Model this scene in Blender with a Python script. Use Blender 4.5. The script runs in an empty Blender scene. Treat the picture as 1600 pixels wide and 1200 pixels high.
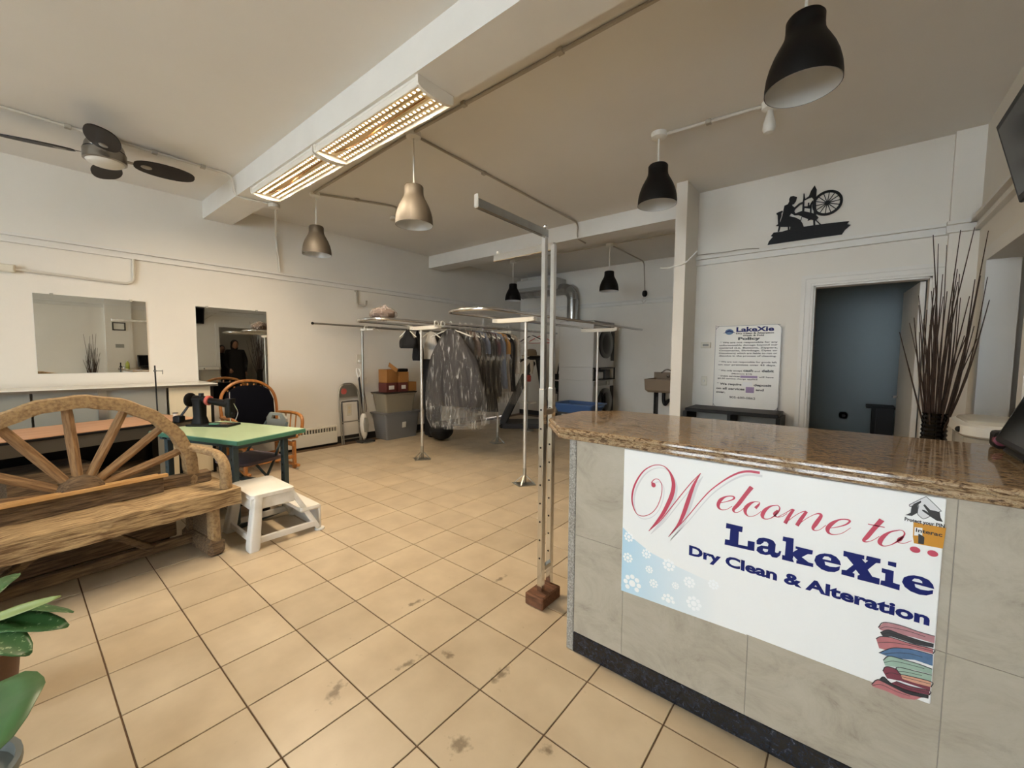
import bpy, bmesh, math, random
from mathutils import Vector, Matrix
from mathutils.geometry import tessellate_polygon
random.seed(7)
PI = math.pi
scn = bpy.context.scene
COL = scn.collection

# ---------------------------------------------------------------- camera
F_PX, YAW, PITCH, ROLL, CAM_H = 642.47, 0.6851, -0.0669, 0.0069, 1.3279
fw = Vector((-math.sin(YAW)*math.cos(PITCH), math.cos(YAW)*math.cos(PITCH), math.sin(PITCH)))
rt = Vector((math.cos(YAW), math.sin(YAW), 0)); up = rt.cross(fw)
r2 = rt*math.cos(ROLL)+up*math.sin(ROLL); u2 = up*math.cos(ROLL)-rt*math.sin(ROLL)
cam_d = bpy.data.cameras.new('camera'); cam = bpy.data.objects.new('camera', cam_d); COL.objects.link(cam)
cam_d.sensor_width = 36; cam_d.lens = F_PX/1600*36; cam_d.clip_start = .02
M = Matrix((r2, u2, -fw)).transposed().to_4x4(); M.translation = (0, 0, CAM_H)
cam.matrix_world = M
scn.camera = cam

# ---------------------------------------------------------------- world, exposure
w = bpy.data.worlds.new('overcast_sky'); scn.world = w; w.use_nodes = True
bg = w.node_tree.nodes['Background']
bg.inputs[0].default_value = (.79, .90, 1.0, 1); bg.inputs[1].default_value = 19.0
scn.view_settings.view_transform = 'Standard'; scn.view_settings.look = 'None'
scn.view_settings.gamma = 1; scn.view_settings.use_curve_mapping = False
scn.view_settings.exposure = -0.2
LED_STRENGTH = 14.0      # what the cells show
LED_WATTS = 4.4          # each small lamp set in the strips

# ---------------------------------------------------------------- materials
def lin(c):
    if isinstance(c, str): c = tuple(int(c[i:i+2], 16)/255 for i in (0, 2, 4))
    return tuple(x/12.92 if x <= .04045 else ((x+.055)/1.055)**2.4 for x in c)+(1,)
MAT = {}
def mat(name, col, rough=.6, metal=0, var=0, scale=6, bump=0, bscale=60, stretch=(1,1,1), emit=0, col2=None, world=False, spec=.5, coat=0, contrast=(.3,.7)):
    m = bpy.data.materials.new(name); m.use_nodes = True; MAT[name] = m
    nt = m.node_tree; b = nt.nodes['Principled BSDF']
    c = lin(col); b.inputs['Base Color'].default_value = c
    b.inputs['Roughness'].default_value = rough; b.inputs['Metallic'].default_value = metal
    b.inputs['Specular IOR Level'].default_value = spec; b.inputs['Coat Weight'].default_value = coat
    if emit:
        b.inputs['Emission Color'].default_value = c; b.inputs['Emission Strength'].default_value = emit
    if var or bump or col2:
        mp = nt.nodes.new('ShaderNodeMapping'); mp.inputs['Scale'].default_value = stretch
        if world:
            g = nt.nodes.new('ShaderNodeNewGeometry'); nt.links.new(g.outputs['Position'], mp.inputs[0])
        else:
            t = nt.nodes.new('ShaderNodeTexCoord'); nt.links.new(t.outputs['Object'], mp.inputs[0])
        if var or col2:
            n = nt.nodes.new('ShaderNodeTexNoise'); n.inputs['Scale'].default_value = scale; n.inputs['Detail'].default_value = 6
            nt.links.new(mp.outputs[0], n.inputs[0])
            r = nt.nodes.new('ShaderNodeValToRGB'); nt.links.new(n.outputs[0], r.inputs[0])
            c2 = lin(col2) if col2 else tuple(x*(1-var) for x in c[:3])+(1,)
            r.color_ramp.elements[0].position = contrast[0]; r.color_ramp.elements[1].position = contrast[1]
            r.color_ramp.elements[0].color = c2; r.color_ramp.elements[1].color = c
            nt.links.new(r.outputs[0], b.inputs['Base Color'])
        if bump:
            n2 = nt.nodes.new('ShaderNodeTexNoise'); n2.inputs['Scale'].default_value = bscale; n2.inputs['Detail'].default_value = 4
            nt.links.new(mp.outputs[0], n2.inputs[0])
            bp = nt.nodes.new('ShaderNodeBump'); bp.inputs['Strength'].default_value = bump; bp.inputs['Distance'].default_value = .01
            nt.links.new(n2.outputs[0], bp.inputs['Height']); nt.links.new(bp.outputs[0], b.inputs['Normal'])
    return m
mat('wall_paint', 'e3ded4', .75, var=.06, scale=1.6, bump=.08, bscale=30, world=True)
mat('ceiling_paint', 'e2dfd9', .85, var=.05, scale=1.2, bump=.06, bscale=24, world=True)
mat('trim_paint', 'e0ddd6', .5, var=.05, scale=5, world=True)
mat('blue_wall', 'a3adae', .8, var=.06, scale=1.5, world=True)
mat('grout', '6e5740', .9, var=.3, scale=20, world=True)
mat('dark_base', '221f1d', .6)
mat('white_metal', 'd6d2c6', .4)
mat('conduit_paint', 'cbc5b8', .5)
mat('conduit_dark', 'aaa294', .5)
mat('post_metal', 'c9c6bf', .35, .5)
mat('chrome', 'dcddde', .14, 1)
mat('galv', 'c4c7c8', .26, 1, var=.25, scale=12, stretch=(1,1,.2))
mat('dull_steel', 'a9a79f', .35, .9)
mat('black_satin', '0d0c0c', .5, spec=.25)
mat('black_plastic', '0f0f11', .45, spec=.3)
mat('black_gloss', '0d0d0f', .12)
mat('bronze', '453f36', .55, .3)
mat('silver_inner', 'd9d9d7', .3, .35)
mat('fan_blade', '1d1614', .55, spec=.25)
mat('brushed_nickel', '8d8880', .3, .9)
mat('frosted', 'd6d2c8', .35)
mat('navy_fabric', '090a12', .95, spec=.1, bump=.3, bscale=300)
mat('honey_wood', 'b8793a', .4, col2='8a5526', scale=5, stretch=(6,6,.8))
mat('old_wood', 'c4a77b', .8, col2='755a3c', scale=14, stretch=(7,.6,7), bump=.9, bscale=22, contrast=(.34,.62))
mat('old_wood_dark', '8a7152', .85, col2='46362a', scale=14, stretch=(7,.6,7), bump=.8, bscale=22)
mat('old_wood_radial', 'a98d65', .8, col2='84694a', scale=55, bump=.8, bscale=60, contrast=(.3,.6))
mat('spoke_wood', 'b08c62', .75, col2='755638', scale=10, stretch=(8,8,1), bump=.4, bscale=30)
mat('pine', 'd9b077', .6, col2='c08f52', scale=6, stretch=(8,.6,8))
mat('peach_laminate', 'c99c78', .4, col2='b98763', scale=3, stretch=(10,.8,1), contrast=(.35,.65))
mat('grey_panel', '8f8f87', .5)
mat('cream', 'd9ccae', .6)
mat('green_top', 'b3c9a4', .22, var=.05, scale=5)
mat('green_edge', '4b7f69', .4)
mat('dark_green_steel', '39474a', .5)
mat('white_plastic', 'e6e3dc', .4, col2='b9b3a4', scale=5, contrast=(.15,.45))
mat('purple_fabric', '6f6268', .9, bump=.2, bscale=250)
mat('grey_bin', '77787a', .45)
mat('tan_bin', '8d8471', .45)
mat('bin_lid', '2b2420', .4)
mat('cardboard', '9c6a34', .8, var=.15, scale=4)
mat('cardboard_red', '5d2a22', .7)
mat('paper', 'dcd9d0', .8)
mat('red_sticker', 'b3564c', .6)
mat('leaf', '4d7a45', .38, col2='34592f', scale=5, spec=.6)
mat('leaf_spot', '3c6437', .4, col2='8fa67c', scale=70, contrast=(.33,.40))
mat('leaf_yellow', '8c9a58', .5)
mat('stem_green', '6f7d45', .5)
mat('soil', '2b2119', .95)
mat('pot_grey', '6f7370', .5)
mat('pot_brown', '6a4a34', .6, var=.3, scale=12)
mat('twig', '4a372a', .8, col2='2c2019', scale=18)
mat('sign_white', 'eff0ee', .35)
mat('print_red', 'bf3f57', .4); mat('print_shadow', 'd9d9da', .4); mat('print_navy', '101b62', .5, spec=.2)
mat('print_black', '121212', .4); mat('print_grey', '6d6e70', .45); mat('print_gold', 'c38610', .35)
mat('pink', 'b98489', .5, var=.2, scale=40); mat('rose', 'c0777a', .5, var=.2, scale=40); mat('wine', '7c3747', .5, var=.2, scale=40)
mat('blue', '55789f', .5, var=.35, scale=40); mat('mint', '9db7a5', .5, var=.15, scale=40); mat('peach', 'd09a80', .5); mat('black', '333338', .5, var=.3, scale=60)
mat('snow_print', 'f4f7f8', .4)
mat('lilac', '8f7ba0', .5)
mat('policy_white', 'dedcd6', .35, var=.05, scale=8)
mat('wood_block', '7c5236', .8, col2='52341f', scale=8, stretch=(2,8,8))
mat('white_gloss', 'e2e0d8', .3)
mat('clear_plastic', 'c3beb2', .2)
mat('skin', 'b98d74', .6); mat('hair', '1a1412', .5); mat('coat', '17161a', .8); mat('coat_dark', '1d1a1c', .8)
mat('glass_dark', '08080a', .12, spec=.2)
mat('washer_white', 'b9b8b4', .35)
mat('sink_brown', '8a7761', .5)
mat('tub_blue', '3d5c8c', .45)
mat('tread_grey', '3a3b3d', .5)
mat('belt_black', '121213', .7)
mat('hat_beige', '8d7d66', .9)
mat('cloth_white', 'cfc9bd', .9)
mat('red_plastic', 'a03a36', .5)
mat('bag_green', '24352c', .7)
mat('outlet_white', 'd6d0bf', .4)
mat('yellow_green', 'b9c15a', .4)
mat('cert_black', '16130f', .4)
mat('joint_grey', '9d968b', .8)
mat('threshold', 'a79f92', .6)

def glossy_mirror():
    m = bpy.data.materials.new('mirror_glass'); m.use_nodes = True; MAT['mirror_glass'] = m
    b = m.node_tree.nodes['Principled BSDF']; b.inputs['Metallic'].default_value = 1; b.inputs['Roughness'].default_value = .01
    b.inputs['Base Color'].default_value = (.72, .73, .70, 1)
glossy_mirror()
def thin(name, col, alpha, rough=.08, bump=0, bs=20):
    m = bpy.data.materials.new(name); m.use_nodes = True; MAT[name] = m
    nt = m.node_tree; b = nt.nodes['Principled BSDF']; b.inputs['Base Color'].default_value = lin(col); b.inputs['Roughness'].default_value = rough
    tr = nt.nodes.new('ShaderNodeBsdfTransparent'); mx = nt.nodes.new('ShaderNodeMixShader'); mx.inputs[0].default_value = alpha
    out = nt.nodes['Material Output']
    nt.links.new(tr.outputs[0], mx.inputs[1]); nt.links.new(b.outputs[0], mx.inputs[2]); nt.links.new(mx.outputs[0], out.inputs[0])
    if bump:
        t = nt.nodes.new('ShaderNodeTexCoord'); mp = nt.nodes.new('ShaderNodeMapping'); mp.inputs['Scale'].default_value = (1, 1, .16)
        n = nt.nodes.new('ShaderNodeTexNoise'); n.inputs['Scale'].default_value = bs; n.inputs['Detail'].default_value = 5; n.inputs['Distortion'].default_value = .6
        bp = nt.nodes.new('ShaderNodeBump'); bp.inputs['Strength'].default_value = bump; bp.inputs['Distance'].default_value = .05
        nt.links.new(t.outputs['Object'], mp.inputs[0]); nt.links.new(mp.outputs[0], n.inputs[0]); nt.links.new(n.outputs[0], bp.inputs['Height']); nt.links.new(bp.outputs[0], b.inputs['Normal'])
        r = nt.nodes.new('ShaderNodeValToRGB'); r.color_ramp.elements[0].position = .55; r.color_ramp.elements[1].position = .68
        r.color_ramp.elements[0].color = (alpha*.4,)*3+(1,); r.color_ramp.elements[1].color = (min(1, alpha*3.2),)*3+(1,)  # noise streaks of higher opacity stand in for highlights on the plastic
        nt.links.new(n.outputs[0], r.inputs[0]); nt.links.new(r.outputs[0], mx.inputs[0])
    return m
thin('window_glass', 'ffffff', .06, .02)
thin('garment_plastic', 'dcdad4', .13, .05, 1.0, 34)
thin('bag_plastic', 'c8b8b0', .5, .15, 1.0, 30)
thin('clear_tub', 'd0ccc2', .45, .1)

def speckle(name, cols, scale, rough, stretch=(1,1,1), coat=0):
    m = bpy.data.materials.new(name); m.use_nodes = True; MAT[name] = m
    nt = m.node_tree; b = nt.nodes['Principled BSDF']; b.inputs['Roughness'].default_value = rough; b.inputs['Coat Weight'].default_value = coat
    g = nt.nodes.new('ShaderNodeNewGeometry'); mp = nt.nodes.new('ShaderNodeMapping'); mp.inputs['Scale'].default_value = stretch
    nt.links.new(g.outputs['Position'], mp.inputs[0])
    n = nt.nodes.new('ShaderNodeTexNoise'); n.inputs['Scale'].default_value = scale; n.inputs['Detail'].default_value = 8; n.inputs['Roughness'].default_value = .75; n.inputs['Distortion'].default_value = .8
    nt.links.new(mp.outputs[0], n.inputs[0])
    r = nt.nodes.new('ShaderNodeValToRGB'); nt.links.new(n.outputs[0], r.inputs[0])
    el = r.color_ramp.elements
    while len(el) < len(cols): el.new(.5)
    for e, (p, c) in zip(el, cols): e.position = p
    for i, (p, c) in enumerate(cols): el[i].position = p; el[i].color = lin(c)
    nt.links.new(r.outputs[0], b.inputs['Base Color'])
speckle('granite', [(.32, '1a140f'), (.40, '523f2d'), (.47, '83684c'), (.55, 'b59d7b'), (.62, '5b4734'), (.70, 'cdbfa5')], 70, .07, (.5, 1.4, 1.4))
speckle('black_granite', [(.30, '0f1114'), (.50, '1a1d23'), (.60, '2c313b'), (.68, '6a6f7a'), (.75, '15171b')], 60, .15)
speckle('counter_tile', [(.28, '82786a'), (.40, 'a39a89'), (.52, 'aea594'), (.75, 'b8b09f')], 4.5, .45, (1, 1, 1.6))
speckle('edge_trim', [(.35, '5e5b55'), (.5, '96928a'), (.65, 'c4c0b8')], 140, .35)

def floor_tile_mat(fps):
    m = bpy.data.materials.new('floor_tile'); m.use_nodes = True; MAT['floor_tile'] = m
    nt = m.node_tree; b = nt.nodes['Principled BSDF']; b.inputs['Roughness'].default_value = .34; b.inputs['Specular IOR Level'].default_value = .45
    N = nt.nodes.new; L = nt.links.new
    g = N('ShaderNodeNewGeometry'); n = N('ShaderNodeTexNoise'); n.inputs['Scale'].default_value = 5; n.inputs['Detail'].default_value = 7
    L(g.outputs['Position'], n.inputs[0])
    r = N('ShaderNodeValToRGB'); r.color_ramp.elements[0].position = .3; r.color_ramp.elements[1].position = .7
    r.color_ramp.elements[0].color = lin('bba88c'); r.color_ramp.elements[1].color = lin('cdbb9e'); L(n.outputs[0], r.inputs[0])
    oi = N('ShaderNodeObjectInfo'); hsv = N('ShaderNodeHueSaturation'); mr = N('ShaderNodeMapRange'); mr.inputs[3].default_value = .93; mr.inputs[4].default_value = 1.05
    L(oi.outputs['Random'], mr.inputs[0]); L(mr.outputs[0], hsv.inputs['Value']); L(r.outputs[0], hsv.inputs['Color'])
    # dirt: footprint shaped stains, broken up by noise
    dn = N('ShaderNodeTexNoise'); dn.inputs['Scale'].default_value = 38; dn.inputs['Detail'].default_value = 5; L(g.outputs['Position'], dn.inputs[0])
    acc = None
    for (x, y, a, l, wd) in fps:
        mp = N('ShaderNodeMapping'); mp.vector_type = 'TEXTURE'; mp.inputs['Location'].default_value = (x, y, 0); mp.inputs['Rotation'].default_value = (0, 0, a); mp.inputs['Scale'].default_value = (l, wd, 1)
        L(g.outputs['Position'], mp.inputs[0])
        gr = N('ShaderNodeTexGradient'); gr.gradient_type = 'QUADRATIC_SPHERE'; L(mp.outputs[0], gr.inputs[0])
        if acc is None: acc = gr.outputs['Fac']
        else:
            ad = N('ShaderNodeMath'); ad.operation = 'MAXIMUM'; L(acc, ad.inputs[0]); L(gr.outputs['Fac'], ad.inputs[1]); acc = ad.outputs[0]
    mu = N('ShaderNodeMath'); mu.operation = 'MULTIPLY_ADD'; L(acc, mu.inputs[0]); mu.inputs[1].default_value = .6
    L(dn.outputs[0], mu.inputs[2])
    rr = N('ShaderNodeMapRange'); rr.inputs[1].default_value = .70; rr.inputs[2].default_value = .98; rr.inputs[4].default_value = .75; L(mu.outputs[0], rr.inputs[0])
    mx = N('ShaderNodeMix'); mx.data_type = 'RGBA'; L(rr.outputs[0], mx.inputs[0]); L(hsv.outputs[0], mx.inputs[6]); mx.inputs[7].default_value = lin('6a5a45')
    L(mx.outputs[2], b.inputs['Base Color'])

def print_gradient(name, c1, c2, x1):
    m = bpy.data.materials.new(name); m.use_nodes = True; MAT[name] = m
    nt = m.node_tree; b = nt.nodes['Principled BSDF']; b.inputs['Roughness'].default_value = .4
    t = nt.nodes.new('ShaderNodeTexCoord'); s = nt.nodes.new('ShaderNodeSeparateXYZ'); nt.links.new(t.outputs['Object'], s.inputs[0])
    r = nt.nodes.new('ShaderNodeMapRange'); r.inputs[2].default_value = x1; nt.links.new(s.outputs[0], r.inputs[0])
    mx = nt.nodes.new('ShaderNodeMix'); mx.data_type = 'RGBA'; nt.links.new(r.outputs[0], mx.inputs[0]); mx.inputs[6].default_value = lin(c1); mx.inputs[7].default_value = lin(c2)
    nt.links.new(mx.outputs[2], b.inputs['Base Color'])
print_gradient('snow_blue', 'b4d6e8', 'eff0ee', .36)

# ---------------------------------------------------------------- mesh helpers
def B(): return bmesh.new()
def box(bm, x0, x1, y0, y1, z0, z1, bev=0, seg=1):
    vs = [bm.verts.new((x, y, z)) for x in (x0, x1) for y in (y0, y1) for z in (z0, z1)]
    fs = [bm.faces.new([vs[i] for i in q]) for q in ((0,1,3,2), (4,6,7,5), (0,4,5,1), (2,3,7,6), (0,2,6,4), (1,5,7,3))]
    if bev:
        es = list({e for f in fs for e in f.edges})
        bmesh.ops.bevel(bm, geom=es, offset=bev, segments=seg, profile=.5, affect='EDGES')
    return bm
def xform(bm, mt, start=0):
    for v in list(bm.verts)[start:]: v.co = mt @ v.co
def beam(bm, p, q, wx, wz, bev=0, upv=(0,0,1)):
    """box along p->q, section wx (side) by wz (up)"""
    p, q = Vector(p), Vector(q); d = q-p; L = d.length; d.normalize()
    s = d.cross(Vector(upv)); 
    if s.length < 1e-4: s = Vector((1,0,0))
    s.normalize(); u = s.cross(d)
    t = B(); box(t, -wx/2, wx/2, 0, L, -wz/2, wz/2, bev)
    mt = Matrix((s, d, u)).transposed().to_4x4(); mt.translation = p
    off = {}
    for v in t.verts: off[v] = bm.verts.new(mt @ v.co)
    for f in t.faces: bm.faces.new([off[v] for v in f.verts])
    t.free(); return bm
def smooth_pts(pts, n=6, closed=False):
    pts = [Vector(p) for p in pts]; out = []
    N = len(pts); rng = range(N if closed else N-1)
    for i in rng:
        p0 = pts[(i-1) % N] if closed or i > 0 else pts[0]*2-pts[1]
        p1, p2 = pts[i], pts[(i+1) % N]
        p3 = pts[(i+2) % N] if closed or i < N-2 else pts[-1]*2-pts[-2]
        for k in range(n):
            t = k/n
            out.append(.5*((2*p1)+(p2-p0)*t+(2*p0-5*p1+4*p2-p3)*t*t+(3*p1-p0-3*p2+p3)*t**3))
    if not closed: out.append(pts[-1])
    return out
def tube(bm, pts, r, seg=8, closed=False, cap=True):
    pts = [Vector(p) for p in pts]; N = len(pts); rings = []
    rad = r if callable(r) else (lambda t: r)
    prev = None
    for i, p in enumerate(pts):
        if closed: d = pts[(i+1) % N]-pts[i-1]
        else: d = pts[min(i+1, N-1)]-pts[max(i-1, 0)]
        d.normalize()
        if prev is None:
            a = Vector((0,0,1)) if abs(d.z) < .9 else Vector((1,0,0))
            s = d.cross(a).normalized()
        else:
            s = (prev-d*prev.dot(d)); s = s.normalized() if s.length > 1e-5 else d.orthogonal().normalized()
        prev = s; u = d.cross(s); R = rad(i/(N-1) if N > 1 else 0)
        rings.append([bm.verts.new(p+(s*math.cos(2*PI*k/seg)+u*math.sin(2*PI*k/seg))*R) for k in range(seg)])
    for i in range(N if closed else N-1):
        a, b = rings[i], rings[(i+1) % N]
        for k in range(seg): bm.faces.new((a[k], a[(k+1) % seg], b[(k+1) % seg], b[k]))
    if not closed and cap:
        bm.faces.new(rings[0][::-1]); bm.faces.new(rings[-1])
    return bm
def rod(bm, p, q, r, seg=8): return tube(bm, [p, q], r, seg)
def lathe(bm, prof, seg=24, c=(0,0,0), cap=True):
    rings = []
    for (r, z) in prof: rings.append([bm.verts.new((c[0]+r*math.cos(2*PI*k/seg), c[1]+r*math.sin(2*PI*k/seg), c[2]+z)) for k in range(seg)])
    for a, b in zip(rings, rings[1:]):
        for k in range(seg): bm.faces.new((a[k], a[(k+1) % seg], b[(k+1) % seg], b[k]))
    if cap:
        bm.faces.new(rings[0][::-1]); bm.faces.new(rings[-1])
    return bm
def prism(bm, loops, mp, d0, d1):
    """loops: outer (+holes) of 2-D points; mp(u,v,d)->3-D"""
    flat = [p for l in loops for p in l]
    tris = tessellate_polygon([[Vector((u, v, 0)) for u, v in l] for l in loops])
    fa = [bm.verts.new(mp(u, v, d0)) for u, v in flat]; fb = [bm.verts.new(mp(u, v, d1)) for u, v in flat]
    for t in tris:
        try: bm.faces.new([fa[i] for i in t]); bm.faces.new([fb[i] for i in reversed(t)])
        except ValueError: pass
    o = 0
    for l in loops:
        n = len(l)
        for i in range(n):
            a, b = o+i, o+(i+1) % n
            try: bm.faces.new((fa[a], fa[b], fb[b], fb[a]))
            except ValueError: pass
        o += n
    return bm
XZ = lambda u, v, d: (u, d, v)      # drawn facing -Y
XY = lambda u, v, d: (u, v, d)
YZ = lambda u, v, d: (d, u, v)
def ribbon(bm, pts, d0, d1, off=(0,0)):
    """calligraphic stroke (u, v, width) on an XZ plane"""
    P = smooth_pts([(a+off[0], b+off[1], c) for a, b, c in pts], 5)
    L, R = [], []
    for i, p in enumerate(P):
        d = (P[min(i+1, len(P)-1)]-P[max(i-1, 0)]); d.z = 0; d.normalize()
        n = Vector((-d.y, d.x, 0))*max(.0006, p.z/2); q = Vector((p.x, p.y, 0))
        L.append(q+n); R.append(q-n)
    vl = [bm.verts.new((p.x, d0, p.y)) for p in L]; vr = [bm.verts.new((p.x, d0, p.y)) for p in R]
    for i in range(len(P)-1): bm.faces.new((vl[i], vl[i+1], vr[i+1], vr[i]))
    return bm
def ball(bm, c, r, seg=12, rings=8, sc=(1,1,1)):
    pr = [(max(1e-4, r*math.sin(PI*i/rings)), -r*math.cos(PI*i/rings)) for i in range(rings+1)]
    s = len(bm.verts); bm.verts.ensure_lookup_table()
    t = B(); lathe(t, pr, seg, cap=False); off = {}
    for v in t.verts: off[v] = bm.verts.new((c[0]+v.co.x*sc[0], c[1]+v.co.y*sc[1], c[2]+v.co.z*sc[2]))
    for f in t.faces: bm.faces.new([off[v] for v in f.verts])
    t.free(); return bm

def obj(name, bm, m, parent=None, smooth=False, loc=None, rot=None):
    if isinstance(bm, bpy.types.Mesh): me = bm
    else:
        bmesh.ops.recalc_face_normals(bm, faces=bm.faces)
        me = bpy.data.meshes.new(name); bm.to_mesh(me); bm.free()
        for mm in (m if isinstance(m, (list, tuple)) else [m]): me.materials.append(MAT[mm])
        if smooth:
            me.shade_smooth()
            try: me.set_sharp_from_angle(angle=math.radians(40))
            except Exception: pass
    o = bpy.data.objects.new(name, me); COL.objects.link(o)
    if parent: o.parent = parent
    if loc: o.location = loc
    if rot: o.rotation_euler = rot
    return o
def tag(o, label, cat, group=None):
    o['label'] = label; o['category'] = cat
    if group: o['group'] = group
    return o
def thing(name, label, cat, loc=(0,0,0), rotz=0, group=None):
    o = bpy.data.objects.new(name, None); COL.objects.link(o); o.empty_display_size = .1
    o.location = loc; o.rotation_euler = (0, 0, rotz); return tag(o, label, cat, group)
def struct(name, bm, m, label=None):
    o = obj(name, bm, m); o['kind'] = 'structure'
    if label: o['label'] = label
    return o
def dup(root, loc=None, rotz=None, label=None):
    r = root.copy(); COL.objects.link(r)
    if loc: r.location = loc
    if rotz is not None: r.rotation_euler = (0, 0, rotz)
    if label: r['label'] = label
    for ch in list(root.children):
        c = ch.copy(); COL.objects.link(c); c.parent = r
        for g in list(ch.children):
            d = g.copy(); COL.objects.link(d); d.parent = c
    return r
def text_mesh(s, x0, x1, z, h, d=0, bold=0, shear=0):
    """flat lettering facing -Y, fitted between x0..x1, baseline z, cap height h"""
    cu = bpy.data.curves.new('lettering', 'FONT'); cu.body = s; cu.size = 1; cu.offset = bold; cu.shear = shear; cu.resolution_u = 3
    o = bpy.data.objects.new('tmp', cu); COL.objects.link(o)
    dg = bpy.context.evaluated_depsgraph_get(); me = bpy.data.meshes.new_from_object(o.evaluated_get(dg))
    bpy.data.objects.remove(o); bpy.data.curves.remove(cu)
    xs = [v.co.x for v in me.vertices]; a, b = min(xs), max(xs); k = (x1-x0)/(b-a)
    for v in me.vertices: v.co = Vector((x0+(v.co.x-a)*k, d, z+v.co.y*h/.70))
    return me
def lettering(name, me, m, parent):
    me.materials.append(MAT[m]); me.name = name
    return obj(name, me, m, parent)
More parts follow.
